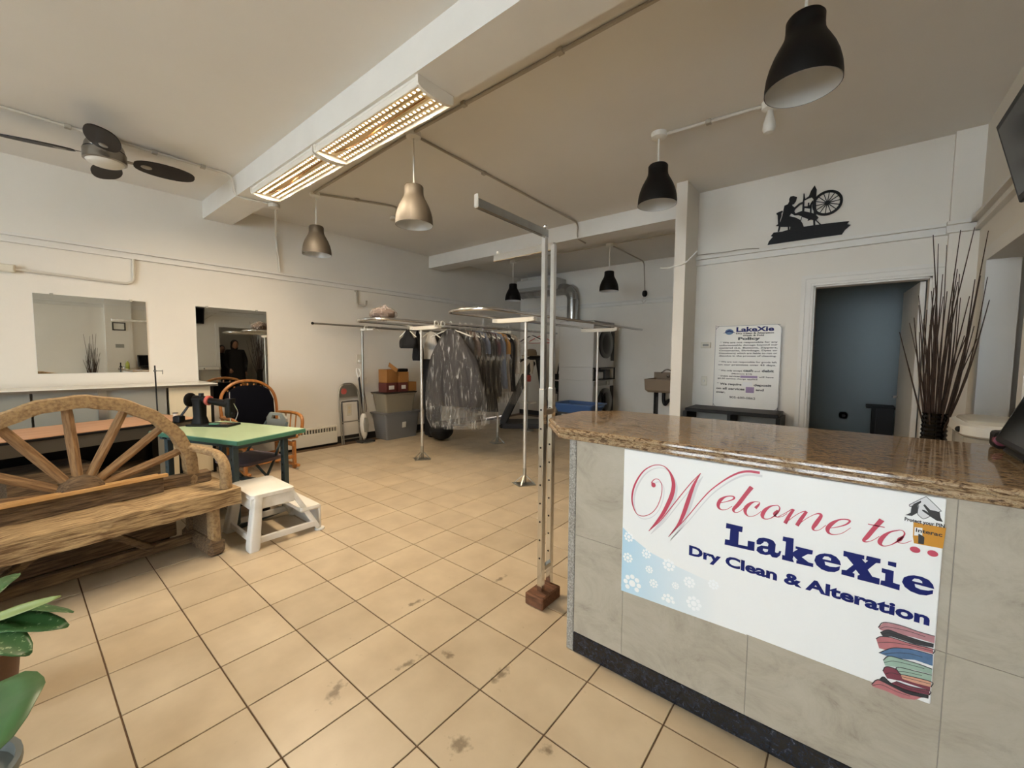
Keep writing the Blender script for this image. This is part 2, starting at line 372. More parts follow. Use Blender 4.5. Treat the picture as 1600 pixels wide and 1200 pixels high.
# traced print and cut-out outlines (metres on their own board)
SCRIPT= [[(0.118, 0.455, 0.0088), (0.116, 0.462, 0.0041), (0.127, 0.475, 0.0027), (0.141, 0.476, 0.0027), (0.152, 0.462, 0.0027), (0.155, 0.44, 0.0027), (0.151, 0.407, 0.0027), (0.137, 0.367, 0.0027), (0.115, 0.337, 0.0027), (0.087, 0.32, 0.0028), (0.061, 0.321, 0.0031), (0.045, 0.345, 0.0049), (0.038, 0.377, 0.0063), (0.042, 0.416, 0.007), (0.056, 0.456, 0.0063), (0.08, 0.496, 0.0048), (0.11, 0.522, 0.0034), (0.137, 0.532, 0.0027), (0.161, 0.53, 0.0033), (0.181, 0.513, 0.0066), (0.193, 0.488, 0.0119), (0.197, 0.461, 0.0138), (0.191, 0.424, 0.0152), (0.177, 0.385, 0.014), (0.159, 0.344, 0.0121), (0.136, 0.306, 0.0075), (0.109, 0.266, 0.0021)], [(0.109, 0.266, 0.0021), (0.152, 0.318, 0.0034), (0.189, 0.376, 0.0033), (0.225, 0.435, 0.0033), (0.26, 0.489, 0.0029), (0.29, 0.529, 0.0019)], [(0.29, 0.529, 0.0019), (0.274, 0.496, 0.0076), (0.261, 0.459, 0.0122), (0.248, 0.41, 0.0142), (0.235, 0.363, 0.013), (0.218, 0.319, 0.0085), (0.185, 0.265, 0.002)], [(0.185, 0.265, 0.002), (0.214, 0.307, 0.0026), (0.25, 0.359, 0.0029), (0.287, 0.419, 0.0032), (0.32, 0.468, 0.0038), (0.352, 0.504, 0.0043), (0.384, 0.534, 0.0055), (0.415, 0.555, 0.0066), (0.442, 0.563, 0.0077), (0.471, 0.564, 0.0087)], [(0.355, 0.435, 0.0019), (0.374, 0.444, 0.0024), (0.393, 0.455, 0.0036), (0.4, 0.464, 0.006), (0.393, 0.468, 0.0036), (0.374, 0.462, 0.0043), (0.358, 0.447, 0.0105), (0.351, 0.43, 0.0111), (0.353, 0.418, 0.008), (0.363, 0.413, 0.0031), (0.378, 0.418, 0.0018), (0.394, 0.433, 0.0018)], [(0.45, 0.512, 0.013), (0.433, 0.482, 0.0119), (0.413, 0.445, 0.012), (0.399, 0.423, 0.0091), (0.404, 0.414, 0.003), (0.417, 0.42, 0.0018), (0.432, 0.438, 0.0018)], [(0.463, 0.443, 0.0088), (0.471, 0.455, 0.0064), (0.475, 0.464, 0.0023), (0.469, 0.466, 0.002), (0.458, 0.463, 0.0035), (0.446, 0.453, 0.0089), (0.435, 0.436, 0.0113), (0.435, 0.42, 0.0083), (0.445, 0.411, 0.0024), (0.463, 0.418, 0.0018), (0.48, 0.436, 0.0017)], [(0.525, 0.468, 0.0023), (0.506, 0.46, 0.0046), (0.49, 0.442, 0.0104), (0.484, 0.423, 0.0105), (0.491, 0.414, 0.0035), (0.507, 0.42, 0.0023), (0.524, 0.44, 0.0046), (0.531, 0.459, 0.0034), (0.525, 0.468, 0.0023)], [(0.526, 0.451, 0.0057), (0.518, 0.437, 0.0097), (0.524, 0.429, 0.0029), (0.538, 0.434, 0.0017), (0.551, 0.447, 0.0017)], [(0.526, 0.429, 0.0017), (0.545, 0.446, 0.0017), (0.564, 0.465, 0.0027)], [(0.568, 0.465, 0.0067), (0.557, 0.441, 0.0094), (0.547, 0.414, 0.0101)], [(0.547, 0.414, 0.0017), (0.569, 0.442, 0.0017), (0.587, 0.46, 0.002), (0.599, 0.467, 0.0033)], [(0.601, 0.466, 0.0072), (0.589, 0.441, 0.0099), (0.578, 0.415, 0.01)], [(0.578, 0.415, 0.0017), (0.6, 0.442, 0.0016), (0.62, 0.461, 0.0019), (0.632, 0.467, 0.0045), (0.637, 0.461, 0.0084), (0.626, 0.435, 0.011), (0.619, 0.418, 0.0078), (0.624, 0.412, 0.0026), (0.636, 0.418, 0.0016), (0.65, 0.436, 0.0016)], [(0.659, 0.429, 0.0016), (0.676, 0.437, 0.0022), (0.696, 0.45, 0.0037), (0.705, 0.463, 0.005), (0.697, 0.466, 0.0031), (0.681, 0.461, 0.0038), (0.665, 0.446, 0.0095), (0.655, 0.428, 0.0109), (0.657, 0.415, 0.007), (0.669, 0.412, 0.0022), (0.689, 0.422, 0.0016), (0.708, 0.444, 0.0012)], [(0.774, 0.485, 0.012), (0.759, 0.456, 0.0109), (0.745, 0.427, 0.0104), (0.738, 0.414, 0.0067), (0.745, 0.412, 0.0024), (0.758, 0.421, 0.0015), (0.771, 0.436, 0.0015)], [(0.745, 0.465, 0.0024), (0.781, 0.465, 0.0024)], [(0.812, 0.466, 0.0023), (0.793, 0.455, 0.0041), (0.779, 0.437, 0.0096), (0.773, 0.419, 0.0102), (0.78, 0.411, 0.003), (0.795, 0.418, 0.0018), (0.812, 0.437, 0.0041), (0.822, 0.456, 0.0035), (0.819, 0.465, 0.0023), (0.812, 0.466, 0.0018)], [(0.82, 0.45, 0.0047), (0.813, 0.439, 0.0094), (0.81, 0.431, 0.0029), (0.822, 0.431, 0.0018), (0.837, 0.443, 0.0012)]]
NW= 4
DOTS= [(0.845, 0.42), (0.879, 0.42)]
SLAB= [[[(0.379, 0.37), (0.429, 0.37), (0.428, 0.351), (0.418, 0.351), (0.418, 0.305), (0.446, 0.307), (0.446, 0.327), (0.466, 0.328), (0.466, 0.297), (0.376, 0.293), (0.377, 0.312), (0.391, 0.313), (0.392, 0.353), (0.378, 0.352)]], [[(0.472, 0.324), (0.471, 0.335), (0.477, 0.345), (0.49, 0.35), (0.506, 0.351), (0.518, 0.348), (0.525, 0.338), (0.524, 0.312), (0.529, 0.31), (0.534, 0.313), (0.535, 0.319), (0.541, 0.32), (0.538, 0.305), (0.53, 0.295), (0.517, 0.293), (0.511, 0.3), (0.499, 0.294), (0.483, 0.294), (0.472, 0.301), (0.474, 0.313), (0.485, 0.322), (0.504, 0.325), (0.505, 0.334), (0.5, 0.339), (0.492, 0.338), (0.491, 0.334), (0.483, 0.325), (0.475, 0.323)], [(0.491, 0.314), (0.505, 0.315), (0.504, 0.307), (0.497, 0.303), (0.49, 0.307)]], [[(0.544, 0.37), (0.572, 0.371), (0.572, 0.327), (0.584, 0.34), (0.578, 0.341), (0.578, 0.348), (0.622, 0.348), (0.621, 0.335), (0.61, 0.333), (0.595, 0.318), (0.613, 0.307), (0.625, 0.307), (0.625, 0.296), (0.582, 0.294), (0.582, 0.304), (0.586, 0.304), (0.574, 0.315), (0.572, 0.304), (0.576, 0.295), (0.544, 0.294), (0.544, 0.309), (0.551, 0.309), (0.552, 0.355), (0.543, 0.356)]], [[(0.627, 0.318), (0.63, 0.333), (0.639, 0.342), (0.651, 0.348), (0.666, 0.35), (0.679, 0.346), (0.688, 0.336), (0.691, 0.324), (0.652, 0.323), (0.654, 0.313), (0.665, 0.311), (0.679, 0.314), (0.689, 0.32), (0.688, 0.308), (0.677, 0.298), (0.662, 0.294), (0.646, 0.296), (0.633, 0.305)], [(0.647, 0.332), (0.651, 0.339), (0.66, 0.341), (0.667, 0.337), (0.667, 0.33), (0.647, 0.329)]], [[(0.695, 0.37), (0.742, 0.37), (0.742, 0.359), (0.737, 0.358), (0.745, 0.349), (0.751, 0.358), (0.746, 0.359), (0.747, 0.371), (0.777, 0.371), (0.777, 0.359), (0.768, 0.357), (0.751, 0.331), (0.762, 0.314), (0.778, 0.314), (0.778, 0.296), (0.73, 0.295), (0.73, 0.306), (0.735, 0.31), (0.725, 0.322), (0.718, 0.31), (0.723, 0.309), (0.723, 0.297), (0.693, 0.297), (0.693, 0.311), (0.704, 0.313), (0.719, 0.335), (0.703, 0.354), (0.695, 0.354)]], [[(0.793, 0.37), (0.81, 0.371), (0.81, 0.358), (0.793, 0.359)]], [[(0.781, 0.346), (0.806, 0.346), (0.806, 0.312), (0.82, 0.311), (0.82, 0.295), (0.78, 0.297), (0.781, 0.31), (0.789, 0.311), (0.789, 0.333), (0.781, 0.334)]], [[(0.824, 0.321), (0.827, 0.335), (0.836, 0.343), (0.847, 0.348), (0.862, 0.349), (0.875, 0.345), (0.884, 0.335), (0.887, 0.324), (0.849, 0.325), (0.851, 0.316), (0.861, 0.313), (0.876, 0.315), (0.885, 0.32), (0.885, 0.31), (0.873, 0.301), (0.859, 0.298), (0.842, 0.301), (0.83, 0.309)], [(0.844, 0.334), (0.848, 0.34), (0.857, 0.341), (0.863, 0.337), (0.864, 0.331), (0.844, 0.331)]]]
STACK= [('pink', [(0.782, 0.17), (0.793, 0.19), (0.827, 0.196), (0.863, 0.194), (0.895, 0.195), (0.895, 0.175), (0.856, 0.174), (0.809, 0.167), (0.788, 0.164)]), ('black', [(0.787, 0.157), (0.803, 0.172), (0.828, 0.171), (0.865, 0.17), (0.894, 0.172), (0.894, 0.162), (0.857, 0.155), (0.812, 0.156), (0.793, 0.148)]), ('rose', [(0.779, 0.135), (0.789, 0.146), (0.812, 0.153), (0.849, 0.153), (0.894, 0.158), (0.894, 0.145), (0.858, 0.142), (0.814, 0.123), (0.799, 0.111), (0.787, 0.11)]), ('blue', [(0.787, 0.096), (0.812, 0.122), (0.836, 0.133), (0.858, 0.139), (0.894, 0.142), (0.895, 0.111), (0.86, 0.111), (0.828, 0.099), (0.804, 0.095)]), ('mint', [(0.797, 0.079), (0.809, 0.097), (0.84, 0.101), (0.868, 0.103), (0.895, 0.102), (0.895, 0.087), (0.861, 0.082), (0.829, 0.074), (0.802, 0.065)]), ('mint', [(0.824, 0.063), (0.829, 0.074), (0.861, 0.08), (0.895, 0.085), (0.895, 0.067), (0.862, 0.06), (0.828, 0.056)]), ('wine', [(0.798, 0.047), (0.804, 0.063), (0.825, 0.066), (0.838, 0.055), (0.894, 0.053), (0.894, 0.04), (0.835, 0.037), (0.808, 0.03)]), ('peach', [(0.835, 0.055), (0.846, 0.059), (0.895, 0.066), (0.895, 0.051), (0.863, 0.046), (0.839, 0.045)]), ('wine', [(0.827, 0.031), (0.856, 0.032), (0.893, 0.039), (0.893, 0.027), (0.848, 0.016), (0.817, 0.02)]), ('black', [(0.793, 0.019), (0.801, 0.031), (0.817, 0.02), (0.848, 0.016), (0.892, 0.025), (0.892, 0.016), (0.843, 0.004), (0.804, 0.012)]), ('rose', [(0.776, -0.005), (0.789, 0.016), (0.815, 0.013), (0.849, 0.008), (0.881, 0.014), (0.866, -0.002), (0.841, -0.011), (0.807, -0.008), (0.779, -0.01)])]
BLUE= [(0.002, 0.251), (0.048, 0.217), (0.121, 0.181), (0.22, 0.16), (0.314, 0.146), (0.387, 0.14), (0.439, 0.136), (0.455, -0.001), (0.225, -0.008), (0.002, -0.014)]
SNOW= [((0.048, 0.032), 0.0383), ((0.027, 0.132), 0.0212), ((0.102, 0.172), 0.0194), ((0.029, 0.219), 0.0211), ((0.115, 0.113), 0.0156), ((0.134, 0.063), 0.0178), ((0.189, 0.156), 0.0245), ((0.216, 0.085), 0.0143), ((0.265, 0.116), 0.0217), ((0.191, 0.018), 0.0261), ((0.283, 0.042), 0.0279), ((0.346, 0.137), 0.0186)]
PIN= {'hex': [(0.827, 0.541), (0.837, 0.551), (0.856, 0.569), (0.862, 0.568), (0.887, 0.541), (0.886, 0.537), (0.867, 0.518), (0.858, 0.51), (0.853, 0.511), (0.844, 0.522), (0.845, 0.545), (0.83, 0.537)], 'l': [(0.821, 0.511), (0.831, 0.52), (0.832, 0.537), (0.836, 0.546), (0.849, 0.558), (0.85, 0.554), (0.844, 0.545), (0.845, 0.524), (0.834, 0.512)], 'r': [(0.854, 0.547), (0.857, 0.55), (0.868, 0.537), (0.877, 0.537), (0.886, 0.535), (0.888, 0.522), (0.893, 0.511), (0.882, 0.511), (0.871, 0.518), (0.853, 0.531), (0.853, 0.534), (0.857, 0.534), (0.865, 0.529)], 'card': [(0.838, 0.495), (0.9, 0.496), (0.897, 0.439), (0.842, 0.437), (0.839, 0.455)], 'strip': [(0.818, 0.507), (0.9, 0.511), (0.899, 0.496), (0.818, 0.497)], 'hand': [(0.849, 0.466), (0.855, 0.464), (0.861, 0.46), (0.861, 0.44), (0.85, 0.439)], 'I': [(0.841, 0.482), (0.856, 0.484), (0.857, 0.463), (0.841, 0.459)]}
ART= {'ground': [(0.011, 0.03), (0.021, 0.061), (0.054, 0.102), (0.036, 0.111), (0.058, 0.14), (0.131, 0.137), (0.175, 0.145), (0.293, 0.151), (0.396, 0.15), (0.516, 0.145), (0.634, 0.137), (0.617, 0.114), (0.645, 0.103), (0.607, 0.065), (0.587, 0.029), (0.402, 0.032), (0.18, 0.031)], 'woman': [(0.173, 0.436), (0.183, 0.455), (0.207, 0.455), (0.235, 0.437), (0.228, 0.404), (0.213, 0.379), (0.2, 0.379), (0.203, 0.362), (0.22, 0.346), (0.251, 0.374), (0.277, 0.383), (0.291, 0.374), (0.262, 0.362), (0.226, 0.329), (0.219, 0.311), (0.228, 0.29), (0.255, 0.285), (0.256, 0.269), (0.223, 0.272), (0.195, 0.297), (0.18, 0.272), (0.224, 0.253), (0.263, 0.226), (0.286, 0.19), (0.31, 0.123), (0.316, 0.103), (0.187, 0.114), (0.195, 0.17), (0.173, 0.18), (0.1, 0.194), (0.117, 0.262), (0.124, 0.286), (0.133, 0.355), (0.137, 0.38), (0.164, 0.387), (0.174, 0.41)], 'chair': [(0.073, 0.323), (0.122, 0.338), (0.126, 0.325), (0.115, 0.317), (0.116, 0.288), (0.106, 0.251), (0.107, 0.206), (0.184, 0.188), (0.187, 0.107), (0.176, 0.109), (0.173, 0.174), (0.112, 0.185), (0.103, 0.142), (0.091, 0.144), (0.098, 0.195), (0.075, 0.202), (0.091, 0.215), (0.084, 0.307), (0.076, 0.309)], 'table': [(0.233, 0.289), (0.281, 0.301), (0.366, 0.261), (0.392, 0.237), (0.409, 0.216), (0.394, 0.194), (0.448, 0.128), (0.433, 0.131), (0.384, 0.196), (0.393, 0.064), (0.382, 0.066), (0.369, 0.199), (0.353, 0.208), (0.327, 0.201), (0.332, 0.216), (0.283, 0.247), (0.274, 0.205), (0.269, 0.213), (0.28, 0.251), (0.245, 0.274)], 'post': [(0.281, 0.298), (0.28, 0.38), (0.284, 0.41), (0.285, 0.46), (0.292, 0.458), (0.3, 0.406), (0.327, 0.425), (0.341, 0.471), (0.367, 0.514), (0.384, 0.473), (0.382, 0.412), (0.396, 0.384), (0.381, 0.382), (0.392, 0.244), (0.371, 0.248), (0.362, 0.392), (0.349, 0.411), (0.328, 0.409), (0.295, 0.395), (0.295, 0.339), (0.321, 0.333), (0.322, 0.367), (0.333, 0.365), (0.334, 0.336), (0.351, 0.37), (0.36, 0.38), (0.361, 0.361), (0.352, 0.339), (0.353, 0.264), (0.342, 0.266), (0.34, 0.31), (0.298, 0.326), (0.297, 0.295)]}
FOOT= [(-1.511, 0.756, 2.251, 0.151, 0.07), (-1.412, 1.032, 1.436, 0.145, 0.05), (-1.746, 1.327, 1.402, 0.134, 0.04), (-1.318, 1.179, 2.962, 0.088, 0.05), (-1.062, 1.242, 1.685, 0.125, 0.06), (-0.968, 0.915, 1.77, 0.099, 0.09), (-0.728, 1.09, 2.9, 0.053, 0.05), (-1.554, 1.796, 1.454, 0.155, 0.035)]
# ---------------------------------------------------------------- the room
LW, CZ, FARY, DWY, RWX, FRY = -5.93, 3.11, 7.55, 4.835, .735, -6.4
T = .31
floor = struct('floor', box(B(), LW-.1, 2.8, FRY-.1, FARY+.1, -.12, -.004), 'grout')
floor_tile_mat(FOOT)
tile_bm = box(B(), -T/2+.0028, T/2-.0028, -T/2+.0028, T/2-.0028, -.008, 0, .0012)
tile_me = bpy.data.meshes.new('tile'); tile_bm.to_mesh(tile_me); tile_bm.free(); tile_me.materials.append(MAT['floor_tile'])
cells = []
for i in range(-10, 13):
    for j in range(-23, 25):
        cx, cy = (i-9.4754+.5)*T, (j+.6445+.5)*T
        if cx-T/2 < LW-.02 or cx+T/2 > RWX+.12 or cy < FRY or cy+T/2 > FARY+.05: continue
        if cx > -1.35 and cy > DWY+.1: continue
        d = Vector((cx, cy, 0))-Vector((0, 0, CAM_H)); zz = d.dot(fw)
        vis = 0
        if zz > .2:
            px, py = 800+F_PX*d.dot(r2)/zz, 600-F_PX*d.dot(u2)/zz
            hidden = (cx > -.9 and cy > 1.6)
            if -120 < px < 1700 and py < 1330 and not hidden: vis = 1/zz
        cells.append((-vis, cx, cy))
cells.sort()
rest = B()
for n, (v, cx, cy) in enumerate(cells):
    if n < 300 and v < 0:
        obj('tile', tile_me, None, floor, loc=(cx, cy, 0))
    else:
        s = T/2-.0028; box(rest, cx-s, cx+s, cy-s, cy+s, -.008, 0)
ro = obj('tile_field', rest, 'floor_tile', floor); ro['kind'] = 'stuff'

# walls
bm = B(); y0, y1, z1 = 6.36, 7.12, 2.02
box(bm, LW-.1, LW, FRY-.1, y0, 0, CZ); box(bm, LW-.1, LW, y1, FARY+.1, 0, CZ); box(bm, LW-.1, LW, y0, y1, z1, CZ)
wall_left = struct('wall_left', bm, 'wall_paint')
struct('wall_far', box(B(), LW, -1.34, FARY, FARY+.1, 0, CZ), 'wall_paint')
struct('wall_partition', box(B(), -1.45, -1.34, 4.42, FARY, 0, CZ), 'wall_paint')
DX0, DX1, DZ = -.287, .500, 2.01
bm = B(); box(bm, -1.34, DX0, DWY, DWY+.12, 0, CZ); box(bm, DX1, 2.8, DWY, DWY+.12, 0, CZ); box(bm, DX0, DX1, DWY, DWY+.12, DZ, CZ)
wall_back = struct('wall_back', bm, 'wall_paint')
obj('corner_pier', box(B(), .57, RWX, DWY-.05, DWY, 0, CZ), 'wall_paint', wall_back)
OY0, OY1, OZ = 3.45, 4.40, 2.04
bm = B(); box(bm, RWX, RWX+.13, FRY, OY0, 0, CZ); box(bm, RWX, RWX+.13, OY1, DWY, 0, CZ); box(bm, RWX, RWX+.13, OY0, OY1, OZ, CZ)
wall_right = struct('wall_right', bm, 'wall_paint')
struct('wall_pier', box(B(), RWX-.05, RWX, 1.36, 1.80, 0, CZ), 'wall_paint')
# side room beyond the opening, and the blue-grey room behind the door
bm = B(); box(bm, 2.6, 2.7, 2.6, DWY, 0, CZ); box(bm, RWX+.13, 2.7, 2.5, 2.6, 0, CZ)
struct('wall_side_room', bm, 'wall_paint')
bm = B(); box(bm, -.9, -.8, DWY+.12, 6.7, 0, CZ); box(bm, -.9, 1.6, 6.6, 6.7, 0, CZ); box(bm, 1.5, 1.6, DWY+.12, 6.6, 0, CZ)
struct('wall_inner_room', bm, 'blue_wall')
# front wall with the shop windows behind the camera
bm = B(); wx = [(-3.1, -2.1), (-.72, .68)]; wz0, wz1 = .4, 2.9
dx0, dx1 = -2.0, -.85
box(bm, LW, RWX, FRY-.12, FRY, wz1, CZ); xs = [LW]
ops = sorted(wx+[(dx0, dx1)])
for a, b in ops: 
    box(bm, xs[-1], a, FRY-.12, FRY, 0, wz1); xs.append(b)
box(bm, xs[-1], RWX, FRY-.12, FRY, 0, wz1)
for a, b in wx: box(bm, a, b, FRY-.12, FRY, 0, wz0)
struct('wall_front', bm, 'wall_paint')
for n, (a, b) in enumerate(wx):
    bm = B(); fwid = .05
    for q in ((a, a+fwid, wz0, wz1), (b-fwid, b, wz0, wz1), (a, b, wz0, wz0+fwid), (a, b, wz1-fwid, wz1)): box(bm, q[0], q[1], FRY-.1, FRY-.04, q[2], q[3])
    wo = struct('window_%d' % (n+1), bm, 'white_metal')
    obj('pane', box(B(), a+fwid, b-fwid, FRY-.075, FRY-.069, wz0+fwid, wz1-fwid), 'window_glass', wo)
bm = B()
for q in ((dx0, dx0+.09, 0, wz1), (dx1-.09, dx1, 0, wz1), (dx0, dx1, 0, .2), (dx0, dx1, 2.1, 2.2), (dx0, dx1, wz1-.06, wz1)): box(bm, q[0], q[1], FRY-.09, FRY-.04, q[2], q[3])
do = struct('door_3', bm, 'dull_steel')
obj('pane', box(B(), dx0+.09, dx1-.09, FRY-.07, FRY-.064, .2, 2.1), 'window_glass', do)
obj('pane', box(B(), dx0+.09, dx1-.09, FRY-.07, FRY-.064, 2.2, wz1-.06), 'window_glass', do)
for a, b in wx+[(dx0, dx1)]:
    l = bpy.data.lights.new('window_portal', 'AREA'); l.shape = 'RECTANGLE'; l.size = b-a; l.size_y = wz1-(0 if a == dx0 else wz0); l.cycles.is_portal = True
    o = bpy.data.objects.new('window_portal', l); COL.objects.link(o); o.location = ((a+b)/2, FRY-.14, (wz1+(0 if a == dx0 else wz0))/2); o.rotation_euler = (PI/2, 0, PI)

# ceiling with its two boxed beams
ceil = struct('ceiling', box(B(), LW-.1, 2.8, FRY-.12, FARY+.1, CZ, CZ+.1), 'ceiling_paint')
BZ = 2.91
struct('trim_9', box(B(), LW, RWX, 1.518, 1.812, BZ, CZ), 'trim_paint')
struct('trim_10', box(B(), LW, -1.34, 4.87, 5.19, BZ-.01, CZ), 'trim_paint')
# picture rails
def rail(name, p, q, nrm):
    bm = B(); p, q, nrm = Vector(p), Vector(q), Vector(nrm)
    for (z, h, d) in ((2.398, .026, .06), (2.365, .05, .022), (2.335, .018, .036)):
        a, b = p+nrm*d/2, q+nrm*d/2; a.z = b.z = z; beam(bm, a, b, d, h)
    return struct(name, bm, 'trim_paint')
rail('trim_1', (LW, FRY, 0), (LW, FARY, 0), (1, 0, 0))
rail('trim_2', (LW, FARY, 0), (-1.45, FARY, 0), (0, -1, 0))
rail('trim_3', (-1.34, DWY, 0), (.57, DWY, 0), (0, -1, 0))
rail('trim_4', (RWX, FRY, 0), (RWX, DWY-.05, 0), (-1, 0, 0))
rail('trim_5', (.55, DWY-.05, 0), (RWX, DWY-.05, 0), (0, -1, 0))
struct('baseboard_left', box(B(), LW, LW+.012, 3.06, 6.28, 0, .1), 'dark_base')
struct('baseboard_far', box(B(), LW, -1.45, FARY-.012, FARY, 0, .1), 'dark_base')

# the doorway with its casing and open door
bm = B(); cw = .095
for (o_, d) in ((0, .022), (.02, .03), (.062, .04)):
    w_ = cw-o_
    box(bm, DX0-cw, DX0-o_, DWY-d, DWY, 0, DZ+o_); box(bm, DX1+o_, DX1+cw, DWY-d, DWY, 0, DZ+o_)
    box(bm, DX0-cw, DX1+cw, DWY-d, DWY, DZ+o_, DZ+cw)
box(bm, DX0-.002, DX0+.015, DWY, DWY+.12, 0, DZ); box(bm, DX1-.015, DX1+.002, DWY, DWY+.12, 0, DZ); box(bm, DX0, DX1, DWY, DWY+.12, DZ-.015, DZ+.002)
struct('trim_6', bm, 'trim_paint')
door = struct('door_1', box(B(), -.04, 0, 0, .76, .01, DZ-.02, .003), 'trim_paint')
door.location = (DX1-.02, DWY+.13, 0); door.rotation_euler = (0, 0, math.radians(3.5))
bm = B(); hx, hy, hz = -.04, .69, .95
tube(bm, [(hx, hy, hz), (hx-.045, hy, hz)], .011, 10); tube(bm, [(hx-.04, hy, hz), (hx-.045, hy-.05, hz), (hx-.042, hy-.12, hz)], .009, 8)
obj('door_handle', bm, 'chrome', door)
# closet door in the left wall far back
bm = B(); box(bm, LW-.05, LW-.015, y0, y1, .01, z1)
d2 = struct('door_2', bm, 'trim_paint')
bm = B()
for a, b, c, d in ((y0-.08, y0, 0, z1+.08), (y1, y1+.08, 0, z1+.08), (y0, y1, z1, z1+.08)): box(bm, LW, LW+.02, a, b, c, d)
obj('casing', bm, 'trim_paint', d2)
for a, b, c, d in ((.12, .64, .15, .85), (.12, .64, 1.0, 1.9)):
    obj('panel', box(B(), LW-.02, LW-.008, y0+a, y0+b, c, d, .006), 'trim_paint', d2)
# opening casing in right wall
bm = B()
box(bm, RWX-.02, RWX+.145, OY1-.012, OY1+.07, 0, OZ+.08); box(bm, RWX-.02, RWX+.145, OY0-.07, OY0+.012, 0, OZ+.08); box(bm, RWX-.02, RWX+.145, OY0+.012, OY1-.012, OZ-.012, OZ+.08)
struct('trim_7', bm, 'trim_paint')
bm = B(); box(bm, RWX+.13, 2.6, DWY-.02, DWY, 0, 2.2)
for k in (.3, .75, 1.2): box(bm, RWX+.13+k, RWX+.17+k, DWY-.045, DWY-.02, 0, 2.2)
struct('trim_8', bm, 'trim_paint')

# ---------------------------------------------------------------- ceiling fittings
def conduit(label, pts, r=.011, clips=(), m='conduit_paint', boxes=()):
    t = thing('conduit', label, 'conduit', pts[0])
    o = Vector(pts[0]); P = [Vector(p)-o for p in pts]; R = []
    for i, p in enumerate(P):      # rounded bends
        if 0 < i < len(P)-1:
            a, b = (P[i-1]-p), (P[i+1]-p); k = min(.09, a.length*.4, b.length*.4)
            s, e = p+a.normalized()*k, p+b.normalized()*k
            for q in range(6):
                u = q/5; R.append(s*(1-u)**2+p*2*u*(1-u)+e*u*u)
        else: R.append(p)
    obj('pipe', tube(B(), R, r, 8), m, t, True)
    for c in clips:
        c = Vector(c)-o; obj('clip', box(B(), c.x-.02, c.x+.02, c.y-.02, c.y+.02, c.z-.016, c.z+.013, .003), 'conduit_dark', t)
    for c in boxes:
        c = Vector(c)-o; obj('junction_box', lathe(B(), [(.05, -.035), (.055, -.03), (.055, .0), (.04, .012)], 16, c), 'conduit_paint', t, True)
    return t
cz = CZ-.014
conduit('thin white conduit on the ceiling past the fan, bending down over the beam', [(-4.81, -6.3, cz), (-4.81, 1.49, cz), (-4.81, 1.5, BZ-.012), (-4.74, 1.85, BZ-.012)], .012, [(-4.81, .38, cz), (-4.81, .9, cz), (-4.81, 1.25, cz)])
conduit('white conduit dropping down the left wall from the beam to the rail', [(-4.74, 1.86, BZ-.012), (-5.905, 2.3, BZ-.012), (-5.905, 2.34, 2.41)], .013, [], 'conduit_paint', [(-4.74, 1.84, BZ-.012)])
conduit('bent white conduit on the left wall above the large mirror', [(-5.91, .885, 2.33), (-5.91, .885, 2.06), (-5.91, .05, 2.09)], .013)
conduit('long ceiling conduit running behind the big beam', [(.7, 2.108, cz), (-2.79, 2.12, cz), (-4.64, 2.2, cz)], .012, [(-2.18, 2.112, cz), (-1.38, 2.11, cz)], 'conduit_dark')
conduit('thin ceiling conduit running back to the far beam', [(-2.79, 2.14, cz), (-2.86, 4.855, cz), (-2.87, 4.855, BZ-.015), (-2.88, 5.1, BZ-.02)], .010, [(-2.82, 3.0, cz)], 'conduit_dark')
conduit('short crooked ceiling conduit between the two bronze pendants', [(-4.6, 2.25, cz), (-4.25, 3.02, cz), (-4.55, 3.2, cz)], .011, [(-4.42, 2.6, cz)], 'conduit_dark', [(-4.6, 3.22, cz)])
conduit('white ceiling conduit beside the large black pendant', [(-1.255, 3.38, cz), (-.52, 3.45, cz)], .013, [(-.9, 3.415, cz)])
conduit('ceiling conduit of the back room leading to the far wall', [(-5.0, 6.06, cz), (-3.0, 6.09, cz), (-1.46, 6.09, cz)], .009)
conduit('conduit dropping down the far wall above the sink', [(-3.0, 6.09, cz), (-3.02, 7.53, cz), (-2.99, 7.53, 2.56)], .010, [], 'conduit_dark')
t = thing('wall_socket_box', 'small surface box at the left end of the bent wall conduit', 'outlet', (LW, .02, 2.09))
obj('body', box(B(), 0, .05, -.06, .06, -.035, .035, .006), 'outlet_white', t); obj('cover', box(B(), .05, .056, -.05, .05, -.028, .028, .003), 'outlet_white', t)
t = thing('wall_lamp_socket', 'dark bare socket with looped wires on the far wall rail', 'socket', (-2.99, 7.53, 2.5))
obj('socket', lathe(B(), [(.02, -.05), (.045, -.02), (.045, .03), (.03, .06)], 14), 'black_plastic', t, True)
obj('wire', tube(B(), smooth_pts([(0, -.01, -.05), (-.04, -.02, -.1), (-.02, -.02, -.16), (.03, -.02, -.13), (.02, -.02, -.07)], 5), .006, 6), 'conduit_paint', t, True)

